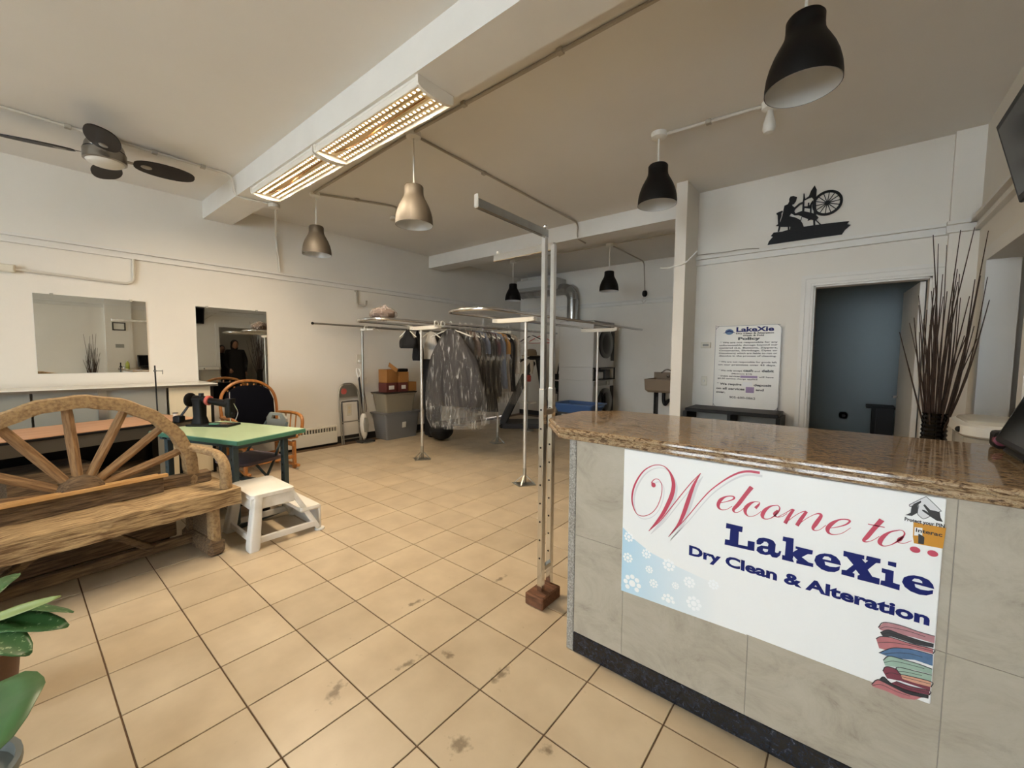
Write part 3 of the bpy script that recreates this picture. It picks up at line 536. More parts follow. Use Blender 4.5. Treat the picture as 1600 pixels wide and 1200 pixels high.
# LED fixtures on the underside of the beam
mat('led_cell', 'ffe7c6', .4, emit=LED_STRENGTH)
mat('led_tray', 'e6d3ac', .5)
mat('led_housing', 'e6e1d6', .4)
def led_fixture(label, x0, x1):
    t = thing('led_fixture', label, 'ceiling light', ((x0+x1)/2, 1.665, BZ), 0, 'led fixtures on the beam')
    L = (x1-x0)/2; W = .13
    bm = B(); box(bm, -L, L, -W, W, -.022, 0, .004); box(bm, -L, L, -W, -W+.012, -.06, -.02, .003); box(bm, -L, L, W-.012, W, -.06, -.02, .003)
    obj('housing', bm, 'led_housing', t)
    prof = [(-W-.004, 0), (W+.004, 0)]+[((W+.004)*math.cos(a), -.045-.03*math.sin(a)) for a in [PI*k/10 for k in range(11)]]
    for s in (-1, 1):
        obj('end_cap', prism(B(), [prof], lambda u, v, d: (d, u, v), s*L-.012, s*L+.012), 'led_housing', t)
    obj('reflector', box(B(), -L+.012, L-.012, -W+.012, W-.012, -.03, -.022), 'led_tray', t)
    for k in range(4):
        yy = (-.085, -.038, .038, .085)[k]
        s = obj('led_strip', box(B(), -L+.03, L-.03, yy-.014, yy+.014, -.042, -.03, .002), 'led_tray', t)
        bm = B(); n = 30
        for i in range(n):
            xx = -L+.05+(2*L-.1)*i/(n-1); box(bm, xx-.007, xx+.007, yy-.007, yy+.007, -.0435, -.042)
        c = obj('led_cell', bm, 'led_cell', s); c['kind'] = 'stuff'
        for i in (4, 15, 25):
            ld = bpy.data.lights.new('led_lamp', 'AREA'); ld.shape = 'SQUARE'; ld.size = .014; ld.energy = LED_WATTS; ld.color = lin('ffe7c6')[:3]
            lo = bpy.data.objects.new('led_lamp', ld); COL.objects.link(lo); lo.parent = t; lo.location = (-L+.05+(2*L-.1)*i/(n-1), yy, -.0445)
    obj('hanging_wire', tube(B(), smooth_pts([(-L*.9, 0, -.03), (-L*.4, .01, -.052), (L*.2, -.006, -.046), (L*.85, .0, -.03)], 5), .004, 5), 'cardboard', t)
    return t
led_fixture('lit four-strip LED fixture, the nearer of two end to end under the beam', -3.19, -1.96)
led_fixture('lit four-strip LED fixture farther along the beam, toward the left wall', -4.46, -3.23)

# pendants
def pendant(label, x, y, zb, shade, cord='white_gloss', tilt=None):
    t = thing('pendant_lamp', label, 'pendant lamp', (x, y, CZ), 0, 'bell-shaped pendant lamps')
    H = .31; o = zb-CZ
    prof = [(.150, 0), (.1495, .03), (.145, .07), (.135, .11), (.120, .15), (.102, .185), (.087, .212), (.078, .235), (.0755, .26), (.0755, .30), (.068, .31), (.012, .312)]
    obj('shade', lathe(B(), [(r, z+o) for r, z in prof], 40, cap=False), shade, t, True)
    obj('inner_shade', lathe(B(), [(r-.003 if r > .02 else r, z+o-(.004 if z > 0.001 else 0)) for r, z in prof], 40, cap=False), 'silver_inner', t, True)
    obj('bulb_socket', lathe(B(), [(.018, o+.20), (.022, o+.21), (.022, o+.30)], 14), 'white_gloss', t, True)
    bb = B(); ball(bb, (0, 0, o+.165), .032, 14, 10, (1, 1, 1.25)); obj('bulb', bb, 'frosted', t, True)
    obj('stem', rod(B(), (0, 0, o+.31), (0, 0, -.02), .0065, 10), cord, t, True)
    obj('canopy', lathe(B(), [(.03, -.045), (.058, -.035), (.062, -.012), (.062, 0)], 20), 'white_gloss', t, True)
pendant('bronze bell pendant nearest the left wall, under the farther LED fixture', -4.644, 2.233, 2.443, 'bronze')
pendant('bronze bell pendant under the nearer LED fixture, larger in view', -2.79, 2.143, 2.387, 'bronze')
pendant('black bell pendant in front of the white column top', -1.255, 3.366, 2.553, 'black_satin')
pendant('large black bell pendant with silver inside, above the counter', -.225, 2.36, 2.56, 'black_satin')
pendant('small black bell pendant in the back room, beside the wall conduit', -3.003, 6.091, 2.372, 'black_satin')
pendant('small black bell pendant in the back room, in front of the duct', -4.95, 6.07, 2.375, 'black_satin')
t = thing('ceiling_socket', 'teardrop bulb hanging from the ceiling behind the large black pendant', 'bulb', (-.51, 3.45, CZ))
obj('canopy', lathe(B(), [(.02, -.06), (.05, -.045), (.055, 0)], 18), 'white_gloss', t, True)
obj('bulb', lathe(B(), [(.004, -.215), (.03, -.205), (.042, -.18), (.038, -.14), (.024, -.09), (.02, -.06)], 18), 'frosted', t, True)

# ceiling fan
t = thing('ceiling_fan', 'dark four-blade ceiling fan with round light, near the left wall', 'ceiling fan', (-4.8, .58, CZ))
obj('motor_housing', lathe(B(), [(.122, -.218), (.135, -.212), (.135, -.14), (.12, -.13), (.125, -.12), (.12, -.09), (.085, -.02), (.08, 0)], 32), 'brushed_nickel', t, True)
obj('band', lathe(B(), [(.127, -.142), (.129, -.128)], 32), 'black_plastic', t)
obj('light_bowl', lathe(B(), [(.004, -.252), (.05, -.249), (.09, -.240), (.112, -.228), (.122, -.214)], 32), 'frosted', t, True)
for k in range(4):
    a = math.radians(-8+90*k+[0, 4, 0, -8][k])
    bm = B(); out = [(.17+.42*(1-math.cos(PI*i/14))/2, .105*math.sin(PI*i/14)**.75) for i in range(15)]
    lp = out+[(x, -y) for x, y in out[-2:0:-1]]
    prism(bm, [lp], XY, -.004, .004)
    mt = Matrix.Rotation(a, 4, 'Z') @ Matrix.Translation((0, 0, -.17)) @ Matrix.Rotation(math.radians(-13), 4, 'X'); xform(bm, mt)
    bl = obj('blade', bm, 'fan_blade', t)
    bm = B(); beam(bm, (.11, 0, 0), (.24, 0, 0), .03, .006); ball(bm, (.255, 0, -.004), .035, 12, 6, (1.1, .8, .2)); xform(bm, mt)
    obj('blade_bracket', bm, 'brushed_nickel', bl)
# ---------------------------------------------------------------- service counter
CF, CX0, CX1, CTZ = 1.559, -.94, .68, 1.015
t = thing('service_counter', 'tiled service counter with black granite base', 'counter', (0, 0, 0))
obj('body', box(B(), CX0+.02, CX1, CF+.003, 2.15, 0, .965), 'joint_grey', t)
obj('base_strip', box(B(), CX0+.035, CX1, CF-.004, CF+.02, 0, .09, .002), 'black_granite', t)
obj('edge_trim', box(B(), CX0, CX0+.034, CF-.004, CF+.03, 0, .965, .003), 'edge_trim', t)
jx = [CX0+.035, -.676, -.223, .240, CX1]; jz = [.091, .54, .964]
for a, b in zip(jx, jx[1:]):
    for c, d in zip(jz, jz[1:]):
        obj('tile', box(B(), a+.0009, b-.0009, CF, CF+.003, c+.0009, d-.0009, .0006), 'counter_tile', t)
bm = B(); ol = [(-.985, 1.53), (.683, 1.53), (.683, 2.30), (-1.03, 2.27), (-1.20, 2.10), (-1.20, 1.80), (-1.175, 1.735)]
def inset(p, d):
    n = len(p); o = []
    for i in range(n):
        a, b, c = Vector(p[i-1]), Vector(p[i]), Vector(p[(i+1) % n]); e1, e2 = (b-a).normalized(), (c-b).normalized()
        n1, n2 = Vector((-e1.y, e1.x)), Vector((-e2.y, e2.x)); m_ = (n1+n2).normalized(); k = d/max(.3, m_.dot(n1)); o.append(b+m_*k)
    return o
rings = []
for d, z in ((.012, .966), (.003, .970), (0, .978), (.002, .987), (.007, .991), (.006, .996), (.001, 1.001), (.002, 1.008), (.007, 1.0135), (.012, CTZ)):
    rings.append([bm.verts.new((q.x, q.y, z)) for q in inset(ol, d)])
for a, b in zip(rings, rings[1:]):
    for i in range(len(a)): bm.faces.new((a[i], a[(i+1) % len(a)], b[(i+1) % len(a)], b[i]))
bm.faces.new(rings[0][::-1]); bm.faces.new(rings[-1])
tag(obj('granite_worktop', bm, 'granite'), 'brown polished granite worktop with clipped corner on the counter', 'worktop')

# ---------------------------------------------------------------- welcome sign
S = thing('welcome_sign', 'white welcome sign with red script and blue lettering on the counter front', 'sign', (-.68, 1.547, .388))
obj('board', box(B(), 0, .897, 0, .010, 0, .574, .002), 'sign_white', S)
e = -.0004
bm = B(); prism(bm, [BLUE], XZ, e, e+.0002); obj('blue_print', bm, 'snow_blue', S)
bm = B()
for (c, r) in SNOW:
    for k in range(9):
        a = k*PI/4; rr = r*.36 if k == 8 else r*.25; cc = (c[0], c[1]) if k == 8 else (c[0]+r*.72*math.cos(a), c[1]+r*.72*math.sin(a))
        if cc[0]-rr < 0.001 or cc[1]-rr < 0.001: continue
        bm.faces.new([bm.verts.new((cc[0]+rr*math.cos(-j*PI/6), e*2, cc[1]+rr*math.sin(-j*PI/6))) for j in range(12)])
o = obj('snowflake_print', bm, 'snow_print', S); o['kind'] = 'stuff'
bm = B()
for s_ in SCRIPT[:4]: ribbon(bm, s_, e*1.5, 0, (.008, -.010))
obj('letter_shadow', bm, 'print_shadow', S)
bm = B()
for s_ in SCRIPT[:4]: ribbon(bm, s_, e*3, 0)
c = SCRIPT[0][0]; bm.faces.new([bm.verts.new((c[0]+.004+.0085*math.cos(-j*PI/8), e*3, c[1]-.004+.0095*math.sin(-j*PI/8))) for j in range(16)])
obj('script_capital', bm, 'print_red', S)
bm = B()
for s_ in SCRIPT[4:]: ribbon(bm, s_, e*3, 0)
for c in DOTS: bm.faces.new([bm.verts.new((c[0]+.0105*math.cos(-j*PI/8), e*3, c[1]+.0085*math.sin(-j*PI/8))) for j in range(16)])
obj('script_lettering', bm, 'print_red', S)
for lp in SLAB:
    obj('slab_letter', prism(B(), lp, XZ, e*4, e), 'print_navy', S)
lettering('tagline', text_mesh('Dry Clean & Alteration', .26, .883, .2205, .034, e*3, .04), 'print_navy', S)
for k, (c, p) in enumerate(STACK):
    fc = obj('folded_clothes_print', prism(B(), [p], XZ, e*(2+k*.25), e), c, S)
    bm = B(); n_ = len(p); h = n_//2+1
    ribbon(bm, [(a, b, .0022) for a, b in p[:h]], e*(2.1+k*.25), 0); ribbon(bm, [((a*.55+p[-1-i][0]*.45), (b*.55+p[-1-i][1]*.45), .0014) for i, (a, b) in enumerate(p[:h-1])], e*(2.1+k*.25), 0)
    obj('fold_line', bm, 'black' if c != 'black' else 'print_black', fc)
bm = B(); prism(bm, [PIN['hex']], XZ, e*2, e); obj('pin_logo_pad', bm, 'print_shadow', S)
hx = [Vector((a, b, 0)) for a, b in PIN['hex']]; bm = B()
ribbon(bm, [(p.x, p.y, .0018) for p in hx+[hx[0]]], e*3, 0); obj('pin_logo_outline', bm, 'print_grey', S)
bm = B(); prism(bm, [PIN['l']], XZ, e*5, e*3); prism(bm, [PIN['r']], XZ, e*5, e*3); obj('pin_logo_hands', bm, 'print_black', S)
lettering('pin_lettering', text_mesh('Protect your PIN', .82, .897, .4955, .0095, e*4, .03), 'print_black', S)
obj('gold_card', prism(B(), [PIN['card']], XZ, e*2.5, e), 'print_gold', S)
bm = B(); prism(bm, [PIN['I']], XZ, e*3.2, e*2); obj('card_patch', bm, 'sign_white', S)
bm = B(); prism(bm, [PIN['hand']], XZ, e*4, e*2); obj('card_hand', bm, 'print_black', S)
lettering('card_lettering', text_mesh('Interac', .8435, .894, .4705, .0105, e*5, .02), 'print_black', S)

# ---------------------------------------------------------------- things on and behind the counter
t = thing('monitor', 'black slanted point-of-sale monitor on the worktop at the right edge', 'monitor', (.50, 2.0, CTZ))
obj('base', box(B(), -.085, .10, -.11, .11, 0, .022, .008), 'black_plastic', t)
bm = B(); beam(bm, (.05, 0, .02), (.01, 0, .13), .09, .03); obj('stand', bm, 'black_plastic', t)
mt = Matrix.Translation((-.085, 0, .03)) @ Matrix.Rotation(math.radians(20), 4, 'Y')
bm = B(); box(bm, -.014, .022, -.17, .15, 0, .27, .006); xform(bm, mt); sc = obj('screen_case', bm, 'black_plastic', t)
bm = B(); box(bm, -.0155, -.013, -.15, .13, .02, .25); xform(bm, mt); obj('screen', bm, 'glass_dark', sc)
t = thing('tape_dispenser', 'small black case with a red roll lying beside the monitor', 'dispenser', (.46, 2.22, CTZ))
obj('case', box(B(), -.05, .06, -.04, .04, 0, .06, .012, 2), 'black_plastic', t)
obj('roll', lathe(B(), [(.012, -.014), (.018, -.012), (.018, .012), (.012, .014)], 16), 'wine', t, rot=(PI/2, 0, 0), loc=(-.035, -.03, .03))
t = thing('green_bottle', 'yellow-green bottle on the worktop, seen in the large mirror', 'bottle', (.62, 1.68, CTZ))
obj('bottle_body', lathe(B(), [(.03, 0), (.035, .01), (.035, .09), (.03, .11), (.015, .13), (.012, .15)], 16), 'yellow_green', t, True); obj('cap', lathe(B(), [(.014, .15), (.014, .17)], 12), 'white_gloss', t)
def branches(label, loc, zt, n, seed, spread, vase_h, m='black_gloss'):
    rnd = random.Random(seed)
    t = thing('branch_vase', label, 'vase', loc)
    prof = []; 
    for i in range(60):
        z = vase_h*i/59; r = .078-.012*(z/vase_h)+(.005 if i % 2 else -.003)+(.012 if z < .05 else 0)
        prof.append((r, z))
    obj('vase_body', lathe(B(), prof+[(.035, vase_h)], 20), m, t, True)
    for k in range(n):
        a = rnd.uniform(0, 2*PI); s = rnd.uniform(.05, spread)*(1 if rnd.random() < .75 else 1.6); L = (zt-loc[2]-vase_h)*(rnd.uniform(.35, .78) if k % 9 else rnd.uniform(.85, 1))
        b0 = Vector((.025*math.cos(a), .025*math.sin(a), vase_h-.25)); tip = Vector((s*math.cos(a), s*math.sin(a), vase_h+L))
        md = b0.lerp(tip, .5)+Vector((rnd.uniform(-.03, .03), rnd.uniform(-.03, .03), 0)); r0 = rnd.uniform(.004, .007)
        if abs(loc[0]-.52) < .2: tip.x = min(tip.x, .18)
        br = obj('branch', tube(B(), smooth_pts([b0, md, tip], 3), lambda u, r0=r0: r0*(1-.75*u)+.001, 5), 'twig', t)
branches('tall ribbed black vase with dry dark branches beside the doorway', (.51, 4.30, 0), 2.25, 46, 3, .20, .935)
branches('second vase of dry branches by the right wall, seen in the large mirror', (.52, 1.12, 0), 1.75, 34, 9, .14, .8)
t = thing('storage_bin', 'white round-lidded storage bin behind the counter', 'bin', (.59, 3.18, 0))
bm = B()
def rrect(hx, hy, r, n=6):
    o = []
    for (sx, sy, a0) in ((1, 1, 0), (-1, 1, PI/2), (-1, -1, PI), (1, -1, 1.5*PI)):
        for k in range(n+1): a = a0+PI/2*k/n; o.append((sx*(hx-r)+r*math.cos(a), sy*(hy-r)+r*math.sin(a)))
    return o
def loft(bm, secs, cap=(True, True)):
    R = [[bm.verts.new((u, v, z)) for u, v in p] for p, z in secs]
    for a, b in zip(R, R[1:]):
        for i in range(len(a)): bm.faces.new((a[i], a[(i+1) % len(a)], b[(i+1) % len(a)], b[i]))
    if cap[0]: bm.faces.new(R[0][::-1])
    if cap[1]: bm.faces.new(R[-1])
    return bm
obj('tub', loft(B(), [(rrect(.11, .20, .08), 0), (rrect(.125, .22, .09), .94)]), 'clear_tub', t, True)
obj('front_panel', box(B(), -.05, .08, -.236, -.222, .3, .95, .004), 'white_gloss', t)
obj('rim', loft(B(), [(rrect(.128, .235, .1), .945), (rrect(.138, .245, .1), .955), (rrect(.138, .245, .1), 1.0), (rrect(.12, .23, .09), 1.01)]), 'white_gloss', t, True)
obj('lid', loft(B(), [(rrect(.115, .22, .09), 1.01), (rrect(.11, .21, .09), 1.022), (rrect(.09, .19, .08), 1.027)]), 'clear_plastic', t, True)
bb = B(); ball(bb, (-.138, -.13, .975), .016); obj('latch', bb, 'black_plastic', t)

# low black shelf unit under the policy board
t = thing('shelf_unit', 'black open shelf unit behind the counter under the policy board', 'shelf', (-.885, 4.62, 0))
obj('top', box(B(), -.41, .41, -.19, .19, .775, .81, .003), 'black_satin', t)
for s in (-1, 1): obj('side_panel', box(B(), s*.41-.018, s*.41+.018, -.19, .19, 0, .775), 'black_satin', t)
obj('divider', box(B(), -.015, .015, -.18, .18, .06, .775), 'black_satin', t); obj('back_panel', box(B(), -.40, .40, .17, .185, .03, .775), 'grey_panel', t)
for z in (.03, .40): obj('shelf', box(B(), -.40, .40, -.18, .17, z, z+.02), 'black_satin', t)

# policy board
t = thing('policy_board', 'white policy board with black rules leaning above the black shelf', 'sign', (-1.12, 4.805, .80))
W_, H_ = .60, .865
obj('board', prism(B(), [[(u+W_/2, v+H_/2) for u, v in rrect(W_/2, H_/2, .05, 5)]], XZ, 0, .02), 'policy_white', t)
bm = B(); lp = [(u+W_/2, v+H_/2, .004) for u, v in rrect(W_/2-.004, H_/2-.004, .048, 5)]; ribbon(bm, lp+[lp[0]], -.0006, 0); obj('border', bm, 'print_grey', t)
LN = [('LakeXie', .20, .535, .800, .042, .02), ('Dry Clean & Alteration', .20, .535, .775, .013, .03), ('Wash & Fold', .26, .45, .752, .013, .03), ('Policy', .22, .42, .715, .024, .03),
('* We are not responsible for any', .05, .57, .682, .014, .01), ('unforeseeable damage beyond our', .045, .57, .654, .014, .01), ('control (i.e. Buttons, Zippers,', .045, .57, .626, .014, .01), ('Ornaments, Shrinkage, Dyes or', .045, .57, .598, .014, .01), ('Discolours) which are liable to run or', .045, .57, .570, .014, .01), ('dissolve in the process of cleaning.', .045, .565, .542, .014, .01),
('* We are not responsible for goods left', .045, .57, .480, .014, .01), ('on our premises over 45 days.', .04, .565, .450, .014, .01),
('* We only accept', .045, .27, .388, .014, .01), ('cash', .28, .37, .388, .022, .02), ('and', .38, .43, .388, .013, .01), ('debit', .445, .55, .388, .022, .02), ('(Minimum $10)', .17, .36, .358, .012, .01),
('* Debit services', .045, .25, .330, .014, .01), ('will have', .42, .55, .330, .013, .01), ('$0.50 service charge applied', .04, .41, .304, .013, .01),
('* We require', .035, .27, .243, .02, .02), ('deposit', .38, .535, .243, .02, .02), ('on all services', .03, .30, .195, .02, .02), ('and', .40, .47, .195, .02, .02), ('over.', .03, .12, .155, .02, .02), ('905-600-0862', .16, .40, .105, .02, .0), ('', 0, 0, 0, 0, 0)]
for s_, a, b, z, h, bo in LN:
    if s_: lettering('policy_lettering', text_mesh(s_, a, b, z, h*1.08, -.0006, bo+.018), 'print_navy' if s_ == 'LakeXie' else 'print_black', t)
bm = B(); bm.faces.new([bm.verts.new((.135+.04*math.cos(-j*PI/10), -.0006, .80+.03*math.sin(-j*PI/10))) for j in range(20)]); obj('round_logo', bm, 'blue', t)
bm = B(); prism(bm, [[(.075, .785), (.10, .80), (.135, .818), (.17, .802), (.20, .785), (.16, .795), (.135, .806), (.11, .795)]], XZ, -.0012, -.0008); obj('logo_wave', bm, 'print_navy', t)
for (a, b, c, d, mm) in ((.255, .41, .322, .346, 'lilac'), (.28, .365, .235, .28, 'print_shadow'), (.31, .385, .17, .23, 'lilac')): obj('sticker', box(B(), a, b, -.0012, -.0004, c, d), mm, t)
t = thing('light_switch', 'white wall switch left of the policy board, the lower plate', 'switch', (-1.222, DWY, 1.075)); obj('plate', box(B(), -.03, .03, -.008, 0, -.05, .05, .003), 'outlet_white', t); obj('toggle', box(B(), -.008, .008, -.018, -.008, -.012, .012, .002), 'white_gloss', t)
t = thing('thermostat', 'small white thermostat plate left of the policy board top', 'thermostat', (-1.215, DWY, 1.465)); obj('case', box(B(), -.05, .05, -.02, 0, -.03, .03, .004), 'outlet_white', t); obj('display', box(B(), -.03, .03, -.0215, -.02, -.012, .012), 'grey_panel', t)

# wall art: woman at a spinning wheel
t = thing('wall_art', 'black cut-out of a woman at a spinning wheel above the rail', 'wall art', (-.69, 4.82, 2.42))
obj('ground', prism(B(), [ART['ground']], XZ, 0, .012), 'black_satin', t)
obj('seated_figure', prism(B(), [ART['woman']], XZ, -.003, .009), 'black_satin', t)
obj('stool', prism(B(), [ART['chair']], XZ, -.001, .010), 'black_satin', t)
obj('wheel_bench', prism(B(), [ART['table']], XZ, -.002, .010), 'black_satin', t)
obj('distaff', prism(B(), [ART['post']], XZ, -.001, .011), 'black_satin', t)
wc = (.468, .334); wr = .112
bm = B(); n = 36
prism(bm, [[(wc[0]+wr*math.cos(2*PI*k/n), wc[1]+wr*math.sin(2*PI*k/n)) for k in range(n)], [(wc[0]+wr*.82*math.cos(2*PI*k/n), wc[1]+wr*.82*math.sin(2*PI*k/n)) for k in range(n)]], XZ, 0, .012)
wh = obj('wheel_rim', bm, 'black_satin', t)
for k in range(14):
    a = 2*PI*k/14+.1; bm = B(); beam(bm, (wc[0]+.01*math.cos(a), .006, wc[1]+.01*math.sin(a)), (wc[0]+wr*.85*math.cos(a), .006, wc[1]+wr*.85*math.sin(a)), .006, .006, upv=(0, 1, 0)); obj('spoke', bm, 'black_satin', wh)
bm = B(); prism(bm, [[(wc[0]+.017*math.cos(2*PI*k/16), wc[1]+.017*math.sin(2*PI*k/16)) for k in range(16)]], XZ, -.001, .012); obj('hub', bm, 'black_satin', wh)

# television
t = thing('television', 'black television tilted down from the right wall at the top corner', 'television', (RWX, 2.72, 2.28))
mt = Matrix.Translation((-.16, 0, 0)) @ Matrix.Rotation(math.radians(-14), 4, 'Y')
bm = B(); box(bm, -.025, .025, -.40, .40, -.20, .20, .006); xform(bm, mt); tv = obj('case', bm, 'black_plastic', t)
bm = B(); box(bm, -.027, -.024, -.37, .37, -.17, .17); xform(bm, mt); obj('screen', bm, 'glass_dark', tv)
bm = B(); beam(bm, (0, 0, .05), (-.14, 0, .02), .06, .03); box(bm, -.01, 0, -.1, .1, -.1, .12); obj('wall_bracket', bm, 'black_satin', t)
conduit('loose cables along the right wall rail below the television', [(RWX-.02, 2.9, 2.02), (RWX-.02, 3.5, 2.44), (RWX-.02, 4.3, 2.43), (RWX-.02, 4.77, 2.43)], .009)
t = thing('certificate', 'black framed certificate on the right pier, seen in the large mirror', 'picture', (RWX-.05, 1.58, 1.93))
obj('frame', prism(B(), [[(-.11, -.09), (.11, -.09), (.11, .09), (-.11, .09)], [(-.085, -.065), (.085, -.065), (.085, .065), (-.085, .065)]], YZ, -.02, 0), 'cert_black', t); obj('paper', box(B(), -.008, -.002, -.085, .085, -.065, .065), 'paper', t)
t = thing('notice', 'small grey notice on the right pier under the certificate', 'notice', (RWX-.05, 1.58, 1.5)); obj('sheet', box(B(), -.004, 0, -.07, .07, -.04, .04), 'grey_panel', t); obj('backing', box(B(), -.002, 0, -.075, .075, -.045, .045), 'paper', t)
tag(obj('rail_cable', tube(B(), smooth_pts([(-1.33, 4.80, 2.44), (-1.2, 4.81, 2.44), (-1.05, 4.81, 2.435), (-.9, 4.815, 2.44), (-.75, 4.82, 2.425)], 4), .004, 5), 'conduit_dark'), 'loose grey cable lying on the rail beside the column', 'cable')
tag(obj('column_cable', tube(B(), smooth_pts([(-1.62, 4.50, 2.29), (-1.5, 4.41, 2.26), (-1.45, 4.41, 2.27), (-1.34, 4.41, 2.29), (-1.25, 4.5, 2.41)], 4), .008, 6), 'white_gloss'), 'white cable wrapped across the column at rail height', 'cable')
# things in the blue-grey room
t = thing('small_black_table', 'black narrow table in the dark room behind the doorway', 'table', (.30, 5.95, 0))
obj('tabletop', box(B(), -.13, .10, -.14, .14, .80, .825), 'black_satin', t)
for sx in (-1, 1):
    for sy in (-1, 1): obj('leg', box(B(), sx*.06-.02, sx*.06+.02, sy*.1-.02, sy*.1+.02, 0, .80), 'black_satin', t)
obj('cloth', box(B(), -.05, .09, -.145, -.13, .35, .80), 'black_plastic', t)
t = thing('dark_room_outlet', 'oval dark outlet on the blue-grey wall inside the doorway', 'outlet', (-.02, 6.6, .62)); obj('plate', lathe(B(), [(.03, -.01), (.05, 0)], 16), 'grey_panel', t, rot=(PI/2, 0, 0)); obj('plug', lathe(B(), [(.012, 0), (.02, .02), (.02, .04)], 10), 'black_plastic', t, rot=(PI/2, 0, 0))
# ---------------------------------------------------------------- steel frame by the counter
t = thing('steel_display_frame', 'tall twin-post steel display frame standing on a wood block', 'frame', (-1.24, 1.80, 0))
obj('wood_block', box(B(), -.05, .065, -.10, .075, 0, .065, .006), 'wood_block', t)
for (x, y, z1) in ((.008, -.035, 1.965), (-.006, .068, 1.925)):
    lo = obj('lower_post', box(B(), x-.0155, x+.0155, y-.0155, y+.0155, .06, 1.16, .002), 'chrome', t)
    obj('upper_post', box(B(), x-.0125, x+.0125, y-.0125, y+.0125, 1.15, z1, .002), 'chrome', t)
    for k in range(9):
        zz = .25+k*.1; obj('hole', lathe(B(), [(.005, 0), (.005, .001)], 10), 'black_plastic', lo, rot=(PI/2, 0, 0), loc=(x, y-.0158, zz))
obj('cross_bar', box(B(), -.008, .016, -.02, .055, .17, .195, .002), 'galv', t); obj('cross_bar', box(B(), -.008, .016, -.02, .055, 1.02, 1.05, .002), 'dull_steel', t)
bm = B(); beam(bm, (.01, -.02, 1.955), (.028, -.555, 1.955), .022, .04, .003); ar = obj('arm', bm, 'galv', t)
obj('end_stop', box(B(), .018, .040, -.562, -.552, 1.935, 1.99, .004), 'conduit_paint', ar)
bm = B(); beam(bm, (.0, .068, 1.915), (-.50, .15, 1.935), .022, .04, .003); ar = obj('arm', bm, 'chrome', t)
bb = B(); ball(bb, (-.47, .145, 1.965), .010); obj('end_stop', bb, 'white_metal', ar)
bb = B(); ball(bb, (.01, -.035, 1.99), .011); obj('finial', bb, 'chrome', t)

# ---------------------------------------------------------------- garment racks
def rack(label, xr, xl, z, y0, y1, posts, hooks):
    t = thing('garment_rack', label, 'garment rack', ((xr+xl)/2, posts[0][1], 0), 0, 'looped garment racks')
    o = Vector(t.location); cxm, R = (xr+xl)/2, (xr-xl)/2
    pts = [(xr, y1, z), (xr, y0, z)]+[(cxm+R*math.cos(a), y0-R*.55*math.sin(a), z) for a in [PI*k/12 for k in range(1, 12)]]+[(xl, y0, z), (xl, y1-.6, z)]
    obj('looped_rail', tube(B(), [Vector(p)-o for p in pts], .016, 10), 'chrome', t, True)
    for (px_, py_) in posts:
        q = Vector((px_, py_, 0))-o
        ps = obj('post', tube(B(), [q+Vector((0, 0, .02)), q+Vector((0, 0, z-.045))], .0165, 12), 'post_metal', t, True)
        obj('collar', tube(B(), [q+Vector((0, 0, .02)), q+Vector((0, 0, .17))], .019, 12), 'dull_steel', ps, True)
        bm = B(); yv = q.y
        prism(bm, [[(xl-o.x-.01, z-.055), (xl-o.x+.08, z-.065), (xr-o.x-.08, z-.065), (xr-o.x+.01, z-.055), (xr-o.x+.01, z-.02), (xl-o.x-.01, z-.02)]], XZ, yv-.025, yv+.025)
        br = obj('cross_bracket', bm, 'white_metal', t)
        bb = B()
        for sx in (xl-o.x, xr-o.x):
            for k in (-.03, .03): ball(bb, (sx*0.9+k, yv-.027, z-.04), .004, 6, 4)
        obj('screw', bb, 'dull_steel', br)
        bm = B(); prism(bm, [[(q.x-.13, q.y-.05), (q.x+.02, q.y-.12), (q.x+.12, q.y+.04), (q.x+.05, q.y+.1)]], XY, 0, .008); obj('foot_plate', bm, 'dull_steel', t)
        for dx, dy in ((-.1, -.035), (.03, -.095), (.085, .05)):
            bm = B(); beam(bm, (q.x, q.y, .11), (q.x+dx, q.y+dy, .012), .014, .008); obj('foot_brace', bm, 'dull_steel', ps)
    for (hx, hy) in hooks:
        bm = B(); tube(bm, [(hx-o.x, hy-o.y+.03*math.cos(a), z-.005+.03*math.sin(a)) for a in [PI*1.7*k/10-.4 for k in range(11)]], .009, 8); obj('end_ring', bm, 'white_gloss', t, True)
    return t
rack('looped chrome rack near the counter, empty, running to the back', -2.45, -2.99, 1.745, 2.75, 6.1, [(-2.56, 3.35), (-2.74, 5.25)], [])
rack('looped chrome rack carrying the plastic-wrapped garments', -3.85, -4.40, 1.72, 2.62, 5.9, [(-4.2, 3.32), (-4.12, 4.7)], [(-3.84, 3.26), (-3.84, 3.36)])
t = thing('wall_rack', 'straight garment rack close to the left wall beside the mop', 'garment rack', (-5.74, 3.42, 0))
obj('rail', rod(B(), (0, -.74, 1.765), (0, 2.3, 1.765), .0135, 10), 'dull_steel', t, True)
obj('rail', rod(B(), (.3, -.1, 1.735), (.3, 2.2, 1.735), .0135, 10), 'dull_steel', t, True)
obj('post', rod(B(), (0, 0, .02), (0, 0, 1.75), .0165, 12), 'dull_steel', t, True); obj('post', rod(B(), (0, 2.0, .02), (0, 2.0, 1.75), .0165, 12), 'dull_steel', t, True)
obj('cross_bracket', box(B(), -.02, .32, -.02, .02, 1.70, 1.73), 'white_metal', t)
for y in (0, 2.0): obj('foot_plate', box(B(), -.12, .16, y-.08, y+.08, 0, .01), 'dull_steel', t)
bb = B(); ball(bb, (0, -.745, 1.765), .02, 10, 6); obj('end_knob', bb, 'black_plastic', t)
